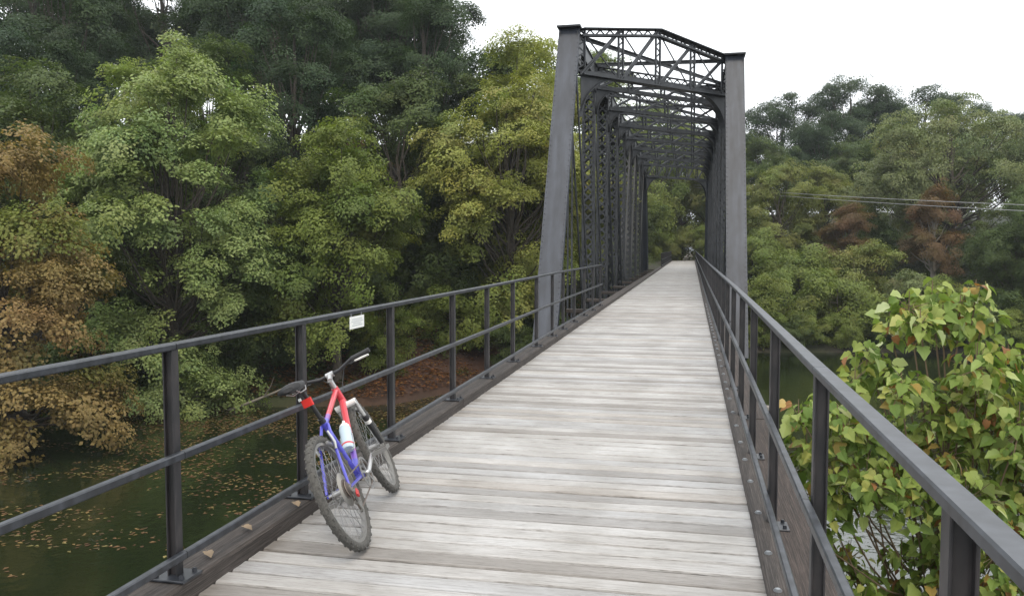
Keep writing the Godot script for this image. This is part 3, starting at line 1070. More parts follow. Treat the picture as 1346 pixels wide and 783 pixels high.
	for k in 13:
		var a := -PI / 2 + PI * k / 12
		cp.append(bb + Vector3(cos(a) * 0.07, sin(a) * 0.07, 0) + Vector3(0, 0, cz))
	for k in 9:
		var a := PI / 2 + PI * k / 8
		cp.append(Vector3(cos(a) * 0.045, 0.33 + sin(a) * 0.045, cz))
	cp.append(Vector3(0.015, 0.23, cz)); cp.append(Vector3(0.03, 0.195, cz)); cp.append(Vector3(0.055, 0.19, cz))
	var rad := []
	for q in cp: rad.append(0.0045)
	chn.tube(cp, rad, 6, true)
	put("chain", chn, mat(0.16, 0.13, 0.11, 0.5, 0.7), bike)
	var dr := MB.new()
	dr.beam(Vector3(0.0, 0.31, 0.075), Vector3(0.02, 0.245, 0.07), 0.025, 0.02, Vector3.BACK, 0.005)
	dr.beam(Vector3(0.02, 0.245, 0.062), Vector3(0.045, 0.185, 0.062), 0.024, 0.01, Vector3.BACK, 0.004)
	dr.cyl(Vector3(0.02, 0.245, 0.048), Vector3(0.02, 0.245, 0.06), 0.018, 12)
	dr.cyl(Vector3(0.045, 0.19, 0.048), Vector3(0.045, 0.19, 0.06), 0.018, 12)
	put("rear_derailleur", dr, dirty, bike)
	var db := MB.new()
	db.beam(Vector3(-0.012, 0.275, 0.088), Vector3(0.02, 0.3, 0.085), 0.03, 0.012, Vector3.BACK, 0.004)
	put("derailleur_badge", db, mat(0.4, 0.03, 0.03, 0.4), bike)
	# bottle on the down tube
	var da := (hd_b - bb).normalized()
	var nrm := Vector3(-da.y, da.x, 0)
	var b0 := bb.lerp(hd_b, 0.28) + nrm * 0.062
	var bt := MB.new()
	bt.tube([b0, b0 + da * 0.004, b0 + da * 0.09, b0 + da * 0.1, b0 + da * 0.112, b0 + da * 0.15, b0 + da * 0.165], [0.03, 0.0365, 0.0365, 0.033, 0.0365, 0.0365, 0.03], 16)
	var bot := put("water_bottle", bt, mat(0.42, 0.52, 0.6, 0.35), bike)
	var bc := MB.new()
	bc.tube([b0 + da * 0.165, b0 + da * 0.175, b0 + da * 0.19, b0 + da * 0.192, b0 + da * 0.215], [0.031, 0.031, 0.02, 0.01, 0.009], 14)
	put("bottle_cap", bc, white, bot)
	var bl2 := MB.new()
	bl2.tube([b0 + da * 0.022, b0 + da * 0.034], [0.0372, 0.0372], 16, false, false)
	put("bottle_print", bl2, mat(0.5, 0.05, 0.06, 0.4), bot)
	var cg := MB.new()
	for s in [-1.0, 1.0]:
		cg.tube([b0 - nrm * 0.04 + da * 0.12, b0 + Vector3(0, 0, s * 0.04) + da * 0.1, b0 + Vector3(0, 0, s * 0.04) - da * 0.006, b0 - da * 0.008], [0.003, 0.003, 0.003, 0.003], 6)
	put("bottle_cage", cg, alloy, bike)

# ---------------------------------------------------------------- foliage
var sprays := {}
var quad_index := PackedInt32Array()
# a spray is one tuft of leaves: a dome of small folded faces, four corners each
func make_spray(kind: String, s: int, leaves: int, ll: float, lw: float, dome: float, droop: float):
	var set := []
	for variant in 4:
		var r := rng_of(s + variant * 37)
		var v := PackedVector3Array()
		var n := PackedVector3Array()
		var u := PackedVector2Array()
		for k in leaves:
			var a := r.randf() * TAU
			var q := pow(r.randf(), 0.62)
			var out := Vector3(cos(a), 0, sin(a))
			var p := out * q * r.randf_range(0.75, 1.1) + Vector3(0, dome * (1.0 - q * q) * r.randf_range(0.2, 1.0), 0)
			p += Vector3(r.randf_range(-0.12, 0.12), r.randf_range(-0.14, 0.1), r.randf_range(-0.12, 0.12))
			var a2 := a + r.randf_range(-1.2, 1.2)
			var dir := (Vector3(cos(a2), -droop * r.randf_range(-0.3, 1.3), sin(a2))).normalized()
			var sd := dir.cross(Vector3.UP).normalized()
			sd = (sd + Vector3.UP * r.randf_range(-0.6, 0.6)).normalized()
			var nn := sd.cross(dir).normalized()
			if nn.y < 0: nn = -nn
			var soft := (nn * 0.6 + (out * q * 0.8 + Vector3.UP * 0.55).normalized() * 0.5).normalized()
			var l := ll * r.randf_range(0.7, 1.25)
			var w := lw * r.randf_range(0.75, 1.2)
			var tip := p + dir * l - Vector3(0, l * 0.15, 0)
			var m1 := p + dir * l * 0.45 + sd * w - nn * w * 0.25
			var m2 := p + dir * l * 0.45 - sd * w - nn * w * 0.25
			# wind clockwise seen from the side the normal points to
			if (m1 - p).cross(tip - p).dot(nn) > 0: v.append_array(PackedVector3Array([p, m2, tip, m1]))
			else: v.append_array(PackedVector3Array([p, m1, tip, m2]))
			var t := Vector2((r.randi() % 8 + 0.5) / 8.0, (r.randi() % 8 + 0.5) / 8.0)
			for e in 4:
				n.append(soft); u.append(t)
		set.append([v, n, u])
	sprays[kind] = set

func leaf_mesh(v: PackedVector3Array, n: PackedVector3Array, u: PackedVector2Array, c: PackedColorArray, m: Material) -> ArrayMesh:
	var need := v.size() / 4 * 6
	if quad_index.size() < need:
		var from := quad_index.size() / 6
		for k in range(from, need / 6):
			quad_index.append_array(PackedInt32Array([k * 4, k * 4 + 1, k * 4 + 2, k * 4, k * 4 + 2, k * 4 + 3]))
	var arr := []
	arr.resize(Mesh.ARRAY_MAX)
	arr[Mesh.ARRAY_VERTEX] = v; arr[Mesh.ARRAY_NORMAL] = n; arr[Mesh.ARRAY_TEX_UV] = u
	if c.size(): arr[Mesh.ARRAY_COLOR] = c
	arr[Mesh.ARRAY_INDEX] = quad_index.slice(0, need)
	var o := ArrayMesh.new()
	o.add_surface_from_arrays(Mesh.PRIMITIVE_TRIANGLES, arr)
	o.surface_set_material(0, m)
	return o

func foliage(r0: float, g0: float, b0: float) -> StandardMaterial3D:
	var key := "%.3f_%.3f_%.3f" % [r0, g0, b0]
	if not M.has(key):
		var m: StandardMaterial3D = M.leaf.duplicate()
		m.albedo_color = rgb(r0, g0, b0)
		M[key] = m
	return M[key]

func tube_limb(mb: MB, a: Vector3, b: Vector3, ra: float, rb: float, r: RandomNumberGenerator, sag := 0.08):
	var pts := []
	var rad := []
	var l := a.distance_to(b)
	for k in 5:
		var t := k / 4.0
		var p := a.lerp(b, t) + Vector3(r.randf_range(-1, 1), r.randf_range(-0.5, 0.5), r.randf_range(-1, 1)) * l * 0.035 * (1.0 if k > 0 and k < 4 else 0.0)
		p.y -= sin(PI * t) * l * sag
		pts.append(p); rad.append(lerpf(ra, rb, t))
	mb.tube(pts, rad, 5)

var leaf_total := 0
# Grows one tree shape: {trunk: mesh, crown: mesh}. Crown colours are relative; the species colour is the material's.
func shape_of(sp: Dictionary) -> Dictionary:
	var r := rng_of(sp.seed)
	var c := Vector3(sp.get("ox", 0.0), sp.cy, sp.get("oz", 0.0))
	var mb := MB.new()
	var tr: float = sp.get("trunk", 0.22)
	var topc := c + Vector3(0, sp.ry * 0.55, 0)
	var tp := [Vector3(0, -0.6, 0), Vector3(0, 0.2, 0)]
	var trr := [tr * 1.4, tr * 1.05]
	for k in 5:
		var q := (k + 1) / 5.0
		tp.append(Vector3(0, 0.2, 0).lerp(topc, q) + Vector3(r.randf_range(-1, 1), 0, r.randf_range(-1, 1)) * sp.rx * 0.05)
		trr.append(lerpf(tr, tr * 0.25, q))
	mb.tube(tp, trr, 8)
	var V := PackedVector3Array()
	var N := PackedVector3Array()
	var T := PackedVector2Array()
	var C := PackedColorArray()
	var cs: float = sp.cs
	var tufts: Array = sprays[sp.spray]
	var per: int = tufts[0][0].size()
	var one := PackedColorArray()
	one.resize(per)
	for i in int(sp.lobes):
		var d := Vector3(r.randfn(), r.randfn(), r.randfn()).normalized()
		var f := lerpf(0.3, 1.0, pow(r.randf(), 0.45))
		var lc := c + d * Vector3(sp.rx, sp.ry, sp.rz) * f * 0.86
		if sp.get("cone", 0.0) > 0:
			var hh: float = (lc.y - (c.y - sp.ry)) / (2.0 * sp.ry)
			var nar: float = lerpf(1.15, 1.0 - sp.cone, clampf(hh, 0, 1))
			lc.x = c.x + (lc.x - c.x) * nar; lc.z = c.z + (lc.z - c.z) * nar
		var lr: float = sp.lr * r.randf_range(0.6, 1.35)
		var tall: float = r.randf_range(0.55, 0.95) * sp.get("flat", 1.0)
		var tone := Color(r.randf_range(0.88, 1.14), 1.0, r.randf_range(0.85, 1.15)) * r.randf_range(0.82, 1.16)
		if sp.has("low") and lc.y < c.y + sp.get("low_at", -0.2) * sp.ry + r.randf_range(-0.22, 0.22) * sp.ry: tone = tone * (sp.low as Color)
		if sp.has("fleck") and r.randf() < 0.14: tone = tone * (sp.fleck as Color)
		var start: Vector3 = tp[2].lerp(topc, clampf((lc.y - c.y) / sp.ry * 0.5 + 0.2 + r.randf_range(-0.1, 0.1), 0.0, 0.92))
		start.y = minf(start.y, lc.y - lr * 0.2) if lc.y > 1.0 else start.y
		tube_limb(mb, start, lc, tr * 0.32, tr * 0.07, r)
		var n := int(sp.get("dens", 1.0) * 4.0 * PI * lr * lr * 0.75 / (cs * cs * 2.6))
		# a lobe is a handful of twigs, each carrying a string of tufts
		var twigs := maxi(3, n / 4)
		for tw in twigs:
			var q := Vector3(r.randfn(), r.randfn() + 0.25, r.randfn()).normalized()
			if q.y < -0.3 and r.randf() < 0.7: q.y = -q.y
			if q.dot(d) < -0.4 and r.randf() < 0.7: q = q.reflect(d) * -1.0
			var reach := r.randf_range(0.75, 1.3)
			for k in 4:
				var along := reach * (1.0 - 0.24 * k) * r.randf_range(0.9, 1.08)
				var p := lc + q * Vector3(lr, lr * tall, lr) * along
				p += Vector3(r.randfn(), r.randfn() * 0.6, r.randfn()) * cs * 0.42
				var upv: Vector3 = (q * 0.8 + Vector3.UP * sp.get("up", 0.7) + Vector3(r.randfn(), r.randfn(), r.randfn()) * 0.2).normalized()
				var xx := upv.cross(Vector3(r.randfn(), r.randfn(), r.randfn())).normalized()
				var zz := xx.cross(upv).normalized()
				var s := cs * r.randf_range(0.6, 1.25) * (1.0 if k > 0 else 0.8)
				var b := Basis(xx, upv, zz)
				var tf: Array = tufts[r.randi() % 4]
				V.append_array(Transform3D(b.scaled_local(Vector3(s, s, s)), p) * (tf[0] as PackedVector3Array))
				N.append_array(Transform3D(b, Vector3.ZERO) * (tf[1] as PackedVector3Array))
				T.append_array(tf[2])
				var j := r.randf_range(0.84, 1.18)
				one.fill(Color(tone.r * j * r.randf_range(0.94, 1.07), tone.g * j, tone.b * j))
				C.append_array(one)
	leaf_total += V.size() / 4
	return {"trunk": mb.mesh(sp.get("bark", M.bark)), "crown": leaf_mesh(V, N, T, C, M.leaf)}

func plant(shape: Dictionary, m: Material, called: String, label: String, at: Vector3, group := "", turn := 0.0, scale := Vector3.ONE, category := "tree") -> Node3D:
	var t := thing(called, label, category, at, group)
	t.transform = Transform3D(Basis(Vector3.UP, turn).scaled(scale), at)
	part("trunk", shape.trunk, t)
	var cr := part("crown", shape.crown, t)
	cr.material_override = m
	return t

func g(x: float, z: float) -> Vector3:
	return Vector3(x, ground_y(x, z), z)

func build_trees():
	make_spray("maple", 501, 104, 0.205, 0.085, 0.75, 0.4)
	make_spray("fine", 502, 110, 0.185, 0.07, 0.8, 0.5)
	make_spray("droopy", 503, 104, 0.2, 0.068, 0.6, 1.1)
	var light := foliage(0.31, 0.37, 0.15)
	var mid := foliage(0.205, 0.245, 0.065)
	var yellow := foliage(0.355, 0.365, 0.11)
	var dark := foliage(0.055, 0.087, 0.041)
	var deep := foliage(0.105, 0.14, 0.05)
	var rust := foliage(0.31, 0.215, 0.09)
	var willow := foliage(0.235, 0.255, 0.13)
	var olive := foliage(0.255, 0.27, 0.09)
	var brown := foliage(0.21, 0.13, 0.075)
	# --- shapes
	var sh_rust := shape_of({"seed": 1, "rx": 4.3, "ry": 6.2, "rz": 3.8, "cy": 5.4, "ox": 1.2, "oz": 3.2, "lobes": 56, "lr": 1.25, "cs": 0.52, "low": Color(1.25, 1.5, 1.05), "fleck": Color(0.7, 1.25, 0.8), "low_at": -0.15, "spray": "maple", "dens": 1.1, "flat": 0.85})
	var sh_maple := shape_of({"seed": 2, "rx": 4.9, "ry": 7.6, "rz": 4.5, "cy": 8.2, "lobes": 78, "lr": 1.35, "cs": 0.6, "spray": "maple", "dens": 1.1, "cone": 0.35, "up": 1.1, "trunk": 0.26})
	var sh_mid := shape_of({"seed": 3, "rx": 3.9, "ry": 5.8, "rz": 3.8, "cy": 6.4, "lobes": 58, "lr": 1.25, "cs": 0.58, "spray": "maple", "dens": 1.1, "cone": 0.3, "up": 0.8, "fleck": Color(1.35, 1.15, 0.9)})
	var sh_tall := shape_of({"seed": 4, "rx": 4.3, "ry": 8.5, "rz": 4.2, "cy": 9.2, "lobes": 84, "lr": 1.35, "cs": 0.6, "fleck": Color(1.25, 1.05, 0.9), "spray": "maple", "dens": 1.05, "cone": 0.25, "up": 0.8, "trunk": 0.27})
	var sh_round := shape_of({"seed": 7, "rx": 4.4, "ry": 5.8, "rz": 4.2, "cy": 6.2, "lobes": 44, "lr": 1.5, "cs": 0.7, "spray": "maple", "dens": 1.05, "fleck": Color(1.2, 1.1, 0.9)})
	var sh_hill := shape_of({"seed": 11, "rx": 5.2, "ry": 8.0, "rz": 5.2, "cy": 12.5, "lobes": 50, "lr": 1.7, "cs": 0.85, "spray": "fine", "dens": 0.95, "trunk": 0.3, "flat": 0.8})
	var sh_hill2 := shape_of({"seed": 12, "rx": 4.6, "ry": 7.4, "rz": 4.8, "cy": 12.0, "lobes": 40, "lr": 1.65, "cs": 0.85, "spray": "fine", "dens": 0.9, "trunk": 0.28, "flat": 0.8})
	var sh_ridge := shape_of({"seed": 26, "rx": 6.8, "ry": 8.5, "rz": 6.5, "cy": 13.0, "lobes": 56, "lr": 2.1, "cs": 1.05, "spray": "fine", "dens": 1.0, "trunk": 0.35})
	var sh_willow := shape_of({"seed": 27, "rx": 8.0, "ry": 6.8, "rz": 7.0, "cy": 8.6, "lobes": 76, "lr": 1.9, "cs": 0.82, "spray": "droopy", "dens": 1.0, "trunk": 0.35})
	var sh_cone := shape_of({"seed": 32, "rx": 2.5, "ry": 4.2, "rz": 2.5, "cy": 4.8, "lobes": 36, "lr": 0.9, "cs": 0.5, "spray": "fine", "dens": 0.7, "cone": 0.75, "bark": M.pale_bark, "fleck": Color(0.8, 1.5, 0.9)})
	var sh_bush := [shape_of({"seed": 40, "rx": 2.0, "ry": 1.7, "rz": 2.0, "cy": 1.3, "lobes": 18, "lr": 0.85, "cs": 0.5, "spray": "maple", "dens": 1.1, "trunk": 0.06}), shape_of({"seed": 41, "rx": 2.2, "ry": 2.0, "rz": 2.2, "cy": 1.5, "lobes": 20, "lr": 0.85, "cs": 0.52, "spray": "droopy", "dens": 1.1, "trunk": 0.06})]
	# --- left bank, front row
	plant(sh_rust, rust, "maple_tree", "rusty orange and golden tree hanging low over the water", g(-24.8, -27.3), "", 0.0, Vector3(1.1, 1.16, 1.1))
	plant(sh_maple, light, "maple_tree", "tall pale green maple with upright tufted crown on the bank", g(-22.3, -32.8), "", 0.0, Vector3(1.06, 1.09, 1.06))
	plant(sh_mid, mid, "broadleaf_tree", "mid green rounded tree between the pale maple and the yellow tree", g(-16.0, -36.0))
	plant(sh_tall, yellow, "broadleaf_tree", "tall yellow green tree rising beside the left end post", g(-9.9, -45.0), "", 0.0, Vector3(1.05, 1.03, 1.05))
	plant(sh_tall, yellow, "broadleaf_tree", "yellow green tree seen between the left truss posts", g(-7.6, -55.0), "", 2.0, Vector3(0.85, 0.6, 0.85))
	plant(sh_tall, yellow, "broadleaf_tree", "second yellow green tree crowded behind the tall one by the end post", g(-9.0, -49.5), "", 1.1, Vector3(0.95, 0.95, 0.95))
	plant(sh_round, deep, "broadleaf_tree", "dark green tree filling the gap behind the mid green tree", g(-16.5, -46.0))
	plant(sh_mid, deep, "broadleaf_tree", "green tree behind the rusty tree at the water edge", g(-30.0, -34.0), "", 1.2, Vector3(1.15, 1.15, 1.15))
	plant(sh_round, deep, "broadleaf_tree", "dark green tree between the rusty tree and the pale maple", g(-27.0, -38.5), "", 2.2, Vector3(0.95, 0.95, 0.95))
	plant(sh_round, deep, "broadleaf_tree", "deep green tree standing behind the two yellow green trees", g(-12.5, -58.0), "", 0.7, Vector3(1.3, 1.12, 1.3))
	plant(sh_hill2, deep, "broadleaf_tree", "deep green tree right behind the pale maple", g(-27.0, -43.0), "", 0.7, Vector3(0.78, 0.75, 0.78))
	# shrubs on the waterline
	var shrubs := [[-20.4, -31.6, 1.1, light, "light green leafy shrub overhanging the water beside the fallen branch"], [-14.3, -37.8, 0.8, mid, "green shrub at the edge of the orange leaf litter"], [-27.0, -30.0, 1.1, deep, "dark green shrub below the rusty tree"], [-20.5, -36.5, 1.2, deep, "shaded shrub under the pale maple"], [-12.3, -42.5, 1.0, mid, "low green shrub under the yellow green tree"], [-9.4, -46.5, 1.05, mid, "green shrub on the bank behind the left end post"], [-18.0, -41.5, 1.25, deep, "dark thicket shrub behind the leaf litter"], [-24.5, -36.5, 1.3, deep, "dark thicket shrub behind the pale maple trunk"], [-14.0, -45.5, 1.3, deep, "dark thicket shrub below the dark gap tree"]]
	var k := 0
	for s in shrubs:
		plant(sh_bush[k % 2], s[3], "shrub", s[4], g(s[0], s[1]), "", k * 1.3, Vector3.ONE * s[2], "shrub")
		k += 1
	# --- dark wood on the hill behind
	var wl := [[-34.0, -60.0, 1.0, "tall dark hillside tree behind the pale maple"], [-23.0, -63.0, 1.0, "dark hillside tree behind the small reddish tree"], [-42.0, -50.0, 1.05, "tall dark hillside tree behind the rusty tree"], [-29.0, -55.5, 1.1, "tall dark hillside tree behind the pale maple"], [-19.0, -58.0, 0.95, "dark hillside tree behind the mid green tree"], [-51.0, -58.0, 1.15, "tall dark hillside tree behind the rusty tree"], [-43.0, -63.0, 1.1, "tall dark hillside tree behind the rusty tree"], [-38.5, -70.0, 1.15, "tall dark hillside tree behind the pale maple"], [-27.5, -69.5, 1.1, "dark hillside tree behind the mid green tree"], [-21.0, -66.5, 0.95, "dark hillside tree left of the tall yellow green tree"], [-60.0, -52.0, 1.1, "tall dark hillside tree behind the rusty tree"], [-33.0, -79.0, 1.15, "dark hillside tree behind the small reddish tree"], [-27.0, -77.0, 1.0, "dark hillside tree left of the tall yellow green tree"], [-47.0, -46.0, 0.85, "tall dark hillside tree behind the rusty tree"], [-38.0, -43.0, 0.8, "tall dark hillside tree behind the rusty tree"], [-56.0, -42.0, 0.95, "tall dark hillside tree behind the rusty tree"], [-46.0, -78.0, 1.15, "tall dark hillside tree behind the pale maple"], [-54.0, -68.0, 1.25, "tall dark hillside tree behind the rusty tree"], [-42.0, -88.0, 1.25, "tall dark hillside tree behind the pale maple"], [-62.0, -80.0, 1.35, "tall dark hillside tree behind the rusty tree"], [-33.0, -66.0, 1.05, "tall dark hillside tree behind the pale maple"], [-24.5, -49.0, 0.88, "lower dark tree between the pale maple and the hillside wood"], [-66.0, -44.0, 1.1, "tall dark hillside tree behind the rusty tree"]]
	var r := rng_of(313)
	for q in wl:
		plant(sh_hill if r.randf() < 0.5 else sh_hill2, dark, "hillside_tree", q[3], g(q[0], q[1]) - Vector3(0, 0.3, 0), "dark trees on the left hillside", r.randf() * TAU, Vector3(q[2], q[2] * r.randf_range(0.92, 1.08), q[2]))
	plant(sh_cone, brown, "understory_tree", "small reddish brown tree in the shade of the hillside", g(-21.5, -50.0) + Vector3(0, 3.0, 0), "", 0.0, Vector3(1.1, 0.8, 1.1))
	# --- beyond the bridge, seen through the portal
	plant(sh_round, mid, "far_tree", "green tree closing the view through the far portal", g(-5.0, -110.0), "", 0.4, Vector3(1.3, 1.7, 1.3))
	plant(sh_round, olive, "far_tree", "yellow green tree right of the path beyond the far portal", g(2.6, -113.0), "", 2.4, Vector3(1.15, 1.25, 1.15))
	plant(sh_round, deep, "far_tree", "dark tree behind the others seen through the far portal", g(-1.5, -128.0), "", 3.4, Vector3(1.7, 1.7, 1.4))
	plant(sh_round, mid, "far_tree", "mid green tree left of the deck just past the truss", g(-10.0, -84.0), "", 1.4, Vector3(1.1, 0.85, 1.1))
	# --- right bank
	plant(sh_round, deep, "broadleaf_tree", "dark green tree behind the olive tree on the right bank", g(16.5, -93.0), "", 0.9, Vector3(1.0, 0.95, 1.0))
	plant(sh_round, olive, "broadleaf_tree", "olive tree behind the broad grey green tree", g(23.0, -96.0), "", 1.9, Vector3(1.05, 1.0, 1.05))
	plant(sh_round, deep, "broadleaf_tree", "dark green tree behind the yellowish tree by the right end post", g(7.5, -95.0), "", 2.9, Vector3(1.0, 1.0, 1.0))
	var rl := [[12.0, -124.0, 1.0, "tall dark tree on the ridge beside the right end post"], [21.0, -121.0, 1.06, "tallest dark tree on the ridge above the yellowish tree"], [30.0, -122.0, 0.98, "dark ridge tree left of the broad grey green tree"], [39.0, -128.0, 0.86, "dark ridge tree behind the broad grey green tree"], [5.0, -128.0, 0.9, "dark ridge tree behind the right end post"], [26.0, -133.0, 0.95, "dark ridge tree left of the broad grey green tree"], [49.0, -134.0, 0.84, "small dark ridge tree showing over the grey green trees"], [58.0, -132.0, 0.9, "small dark ridge tree showing over the grey green trees"], [66.0, -124.0, 0.95, "dark ridge tree behind the broad grey green tree"], [16.0, -110.0, 0.8, "tall dark tree on the ridge beside the right end post"], [44.0, -116.0, 0.75, "dark ridge tree behind the broad grey green tree"], [-6.0, -138.0, 0.95, "dark ridge tree behind the right end post"], [86.0, -96.0, 1.0, "dark ridge tree behind the broad grey green tree"], [58.0, -88.0, 0.9, "dark ridge tree behind the broad grey green tree"], [46.0, -74.0, 0.8, "dark ridge tree behind the broad grey green tree"], [73.0, -112.0, 1.0, "dark ridge tree behind the broad grey green tree"]]
	for q in rl:
		plant(sh_ridge, dark, "ridge_tree", q[3], g(q[0], q[1]), "dark trees on the right ridge", r.randf() * TAU, Vector3(q[2], q[2] * 0.98, q[2]))
	plant(sh_willow, willow, "willow_tree", "broad grey green rounded tree on the right bank", g(22.0, -80.0))
	plant(sh_willow, willow, "willow_tree", "grey green tree right of the broad rounded one", g(31.5, -76.0), "", 2.0, Vector3(0.85, 0.9, 0.85))
	plant(sh_round, olive, "broadleaf_tree", "yellowish green tree just right of the right end post", g(8.0, -82.0), "", 0.0, Vector3(0.88, 0.85, 0.88))
	plant(sh_round, olive, "broadleaf_tree", "olive green tree between the yellowish tree and the brown trees", g(12.5, -86.0), "", 2.7, Vector3(0.85, 0.8, 0.85))
	plant(sh_cone, brown, "dead_tree", "brown withered tree left of its taller brown neighbour", g(12.8, -74.0), "", 1.0, Vector3(1.15, 0.85, 1.15))
	plant(sh_cone, brown, "dead_tree", "cone shaped brown withered tree with a pale bare trunk", g(18.2, -70.0))
	plant(sh_willow, deep, "broadleaf_tree", "dark green tree at the right water edge", g(23.0, -64.0), "", 0.5, Vector3(0.55, 0.62, 0.55))
	plant(sh_willow, deep, "broadleaf_tree", "large dark green tree beyond the right water edge", g(29.5, -62.0), "", 3.5, Vector3(0.62, 0.72, 0.62))
	var rs := [[6.6, -61.0, 1.25, mid, "leafy green shrub at the water beside the right end post"], [10.2, -62.5, 1.45, mid, "wide green shrub on the right bank"], [13.8, -62.5, 1.25, willow, "pale green shrub below the withered brown tree"], [8.2, -69.0, 1.5, mid, "tall green shrub behind the wide shrub"], [17.5, -61.5, 1.15, mid, "low green shrub below the cone shaped brown tree"], [4.0, -62.0, 1.1, olive, "yellowish shrub near the far pier"], [14.5, -79.0, 1.6, deep, "dark shrub behind the brown trees"], [5.0, -74.0, 1.5, mid, "green shrub on the slope below the far deck"], [25.0, -70.0, 1.6, deep, "dark shrub between the grey green trees"], [20.5, -60.0, 1.2, deep, "dark shrub at the water below the dark green tree"], [12.0, -66.5, 1.5, olive, "olive shrub above the pale green shrub"], [-1.2, -108.0, 1.5, olive, "yellowish shrub closing the path beyond the far portal"], [2.2, -106.5, 1.2, mid, "green shrub right of the deck end beyond the far portal"], [-4.4, -106.0, 1.4, mid, "green shrub left of the deck end beyond the far portal"], [-6.0, -98.0, 1.6, deep, "dark shrub beside the far railing"], [-8.5, -92.0, 1.8, mid, "green shrub on the slope left of the far railing"], [-7.0, -76.0, 1.5, mid, "green shrub beside the far end of the left truss"], [16.0, -60.3, 1.0, mid, "small green shrub on the right waterline"], [23.5, -57.5, 1.2, deep, "dark shrub overhanging the right water"]]
	for s in rs:
		plant(sh_bush[k % 2], s[3], "shrub", s[4], g(s[0], s[1]), "", k * 1.7, Vector3.ONE * s[2], "shrub")
		k += 1
	var sx := 2.5
	while sx < 30.0:
		plant(sh_bush[k % 2], mid if k % 3 else deep, "waterline_shrub", "small leafy shrub leaning over the right waterline", g(sx, shore(sx) - 0.6), "shrubs along the right waterline", k * 1.1, Vector3.ONE * r.randf_range(0.5, 0.85), "shrub")
		k += 1; sx += r.randf_range(1.6, 2.6)
	for q in [[-29.5, 0.8], [-24.6, 0.6], [-21.4, 0.6], [-9.6, 0.75], [-7.2, 0.9]]:
		plant(sh_bush[k % 2], deep, "waterline_shrub", "small dark shrub at the left waterline", g(q[0], shore(q[0]) - 1.0), "shrubs along the left waterline", k * 1.1, Vector3.ONE * q[1], "shrub")
		k += 1

# ---------------------------------------------------------------- foreground sapling with single leaves
func big_leaf(s: int, lobes: float, fold := 0.25, curl := 0.24, twist := 0.0) -> MB:
	var r := rng_of(s)
	var mb := MB.new()
	# palmate outline in the x-z plane, stalk at the origin, tip towards +x, folded and drooping
	var out := [Vector2(0.0, 0.0), Vector2(-0.06, 0.16), Vector2(0.02, 0.34), Vector2(0.16, 0.46), Vector2(0.27, 0.44), Vector2(0.36, 0.38), Vector2(0.5, 0.47), Vector2(0.64, 0.36), Vector2(0.74, 0.25), Vector2(0.88, 0.14), Vector2(1.0, 0.0)]
	var y := func(p: Vector2): return absf(p.y) * 0.22 - p.x * p.x * 0.22 + r.randf_range(-0.01, 0.01)
	var axis := [0.0, 0.0, 0.1, 0.2, 0.3, 0.4, 0.5, 0.62, 0.74, 0.88, 1.0]
	for sd in [-1.0, 1.0]:
		for k in 10:
			var a: Vector2 = out[k]
			var b: Vector2 = out[k + 1]
			a = Vector2(a.x, a.y * sd * lobes); b = Vector2(b.x, b.y * sd * lobes)
			var c := Vector2(axis[k], 0)
			var d := Vector2(axis[k + 1], 0)
			var pa := Vector3(a.x, absf(a.y) * fold - a.x * a.x * curl + a.y * a.x * twist, a.y)
			var pb := Vector3(b.x, absf(b.y) * fold - b.x * b.x * curl + b.y * b.x * twist, b.y)
			var pc := Vector3(c.x, -c.x * c.x * curl, 0)
			var pd := Vector3(d.x, -d.x * d.x * curl, 0)
			var nn := Vector3(curl * 1.2 * b.x, 1, -fold * sd - twist * b.x * 0.6).normalized()
			if k > 0: mb.tri(pa, pb, pc, nn, nn, nn)
			if d.x > c.x and k < 9: mb.tri(pc, pb, pd, nn, nn, nn)
	mb.tube([Vector3(-0.45, 0.1, 0), Vector3(0, 0, 0)], [0.012, 0.012], 4, false, false)
	return mb

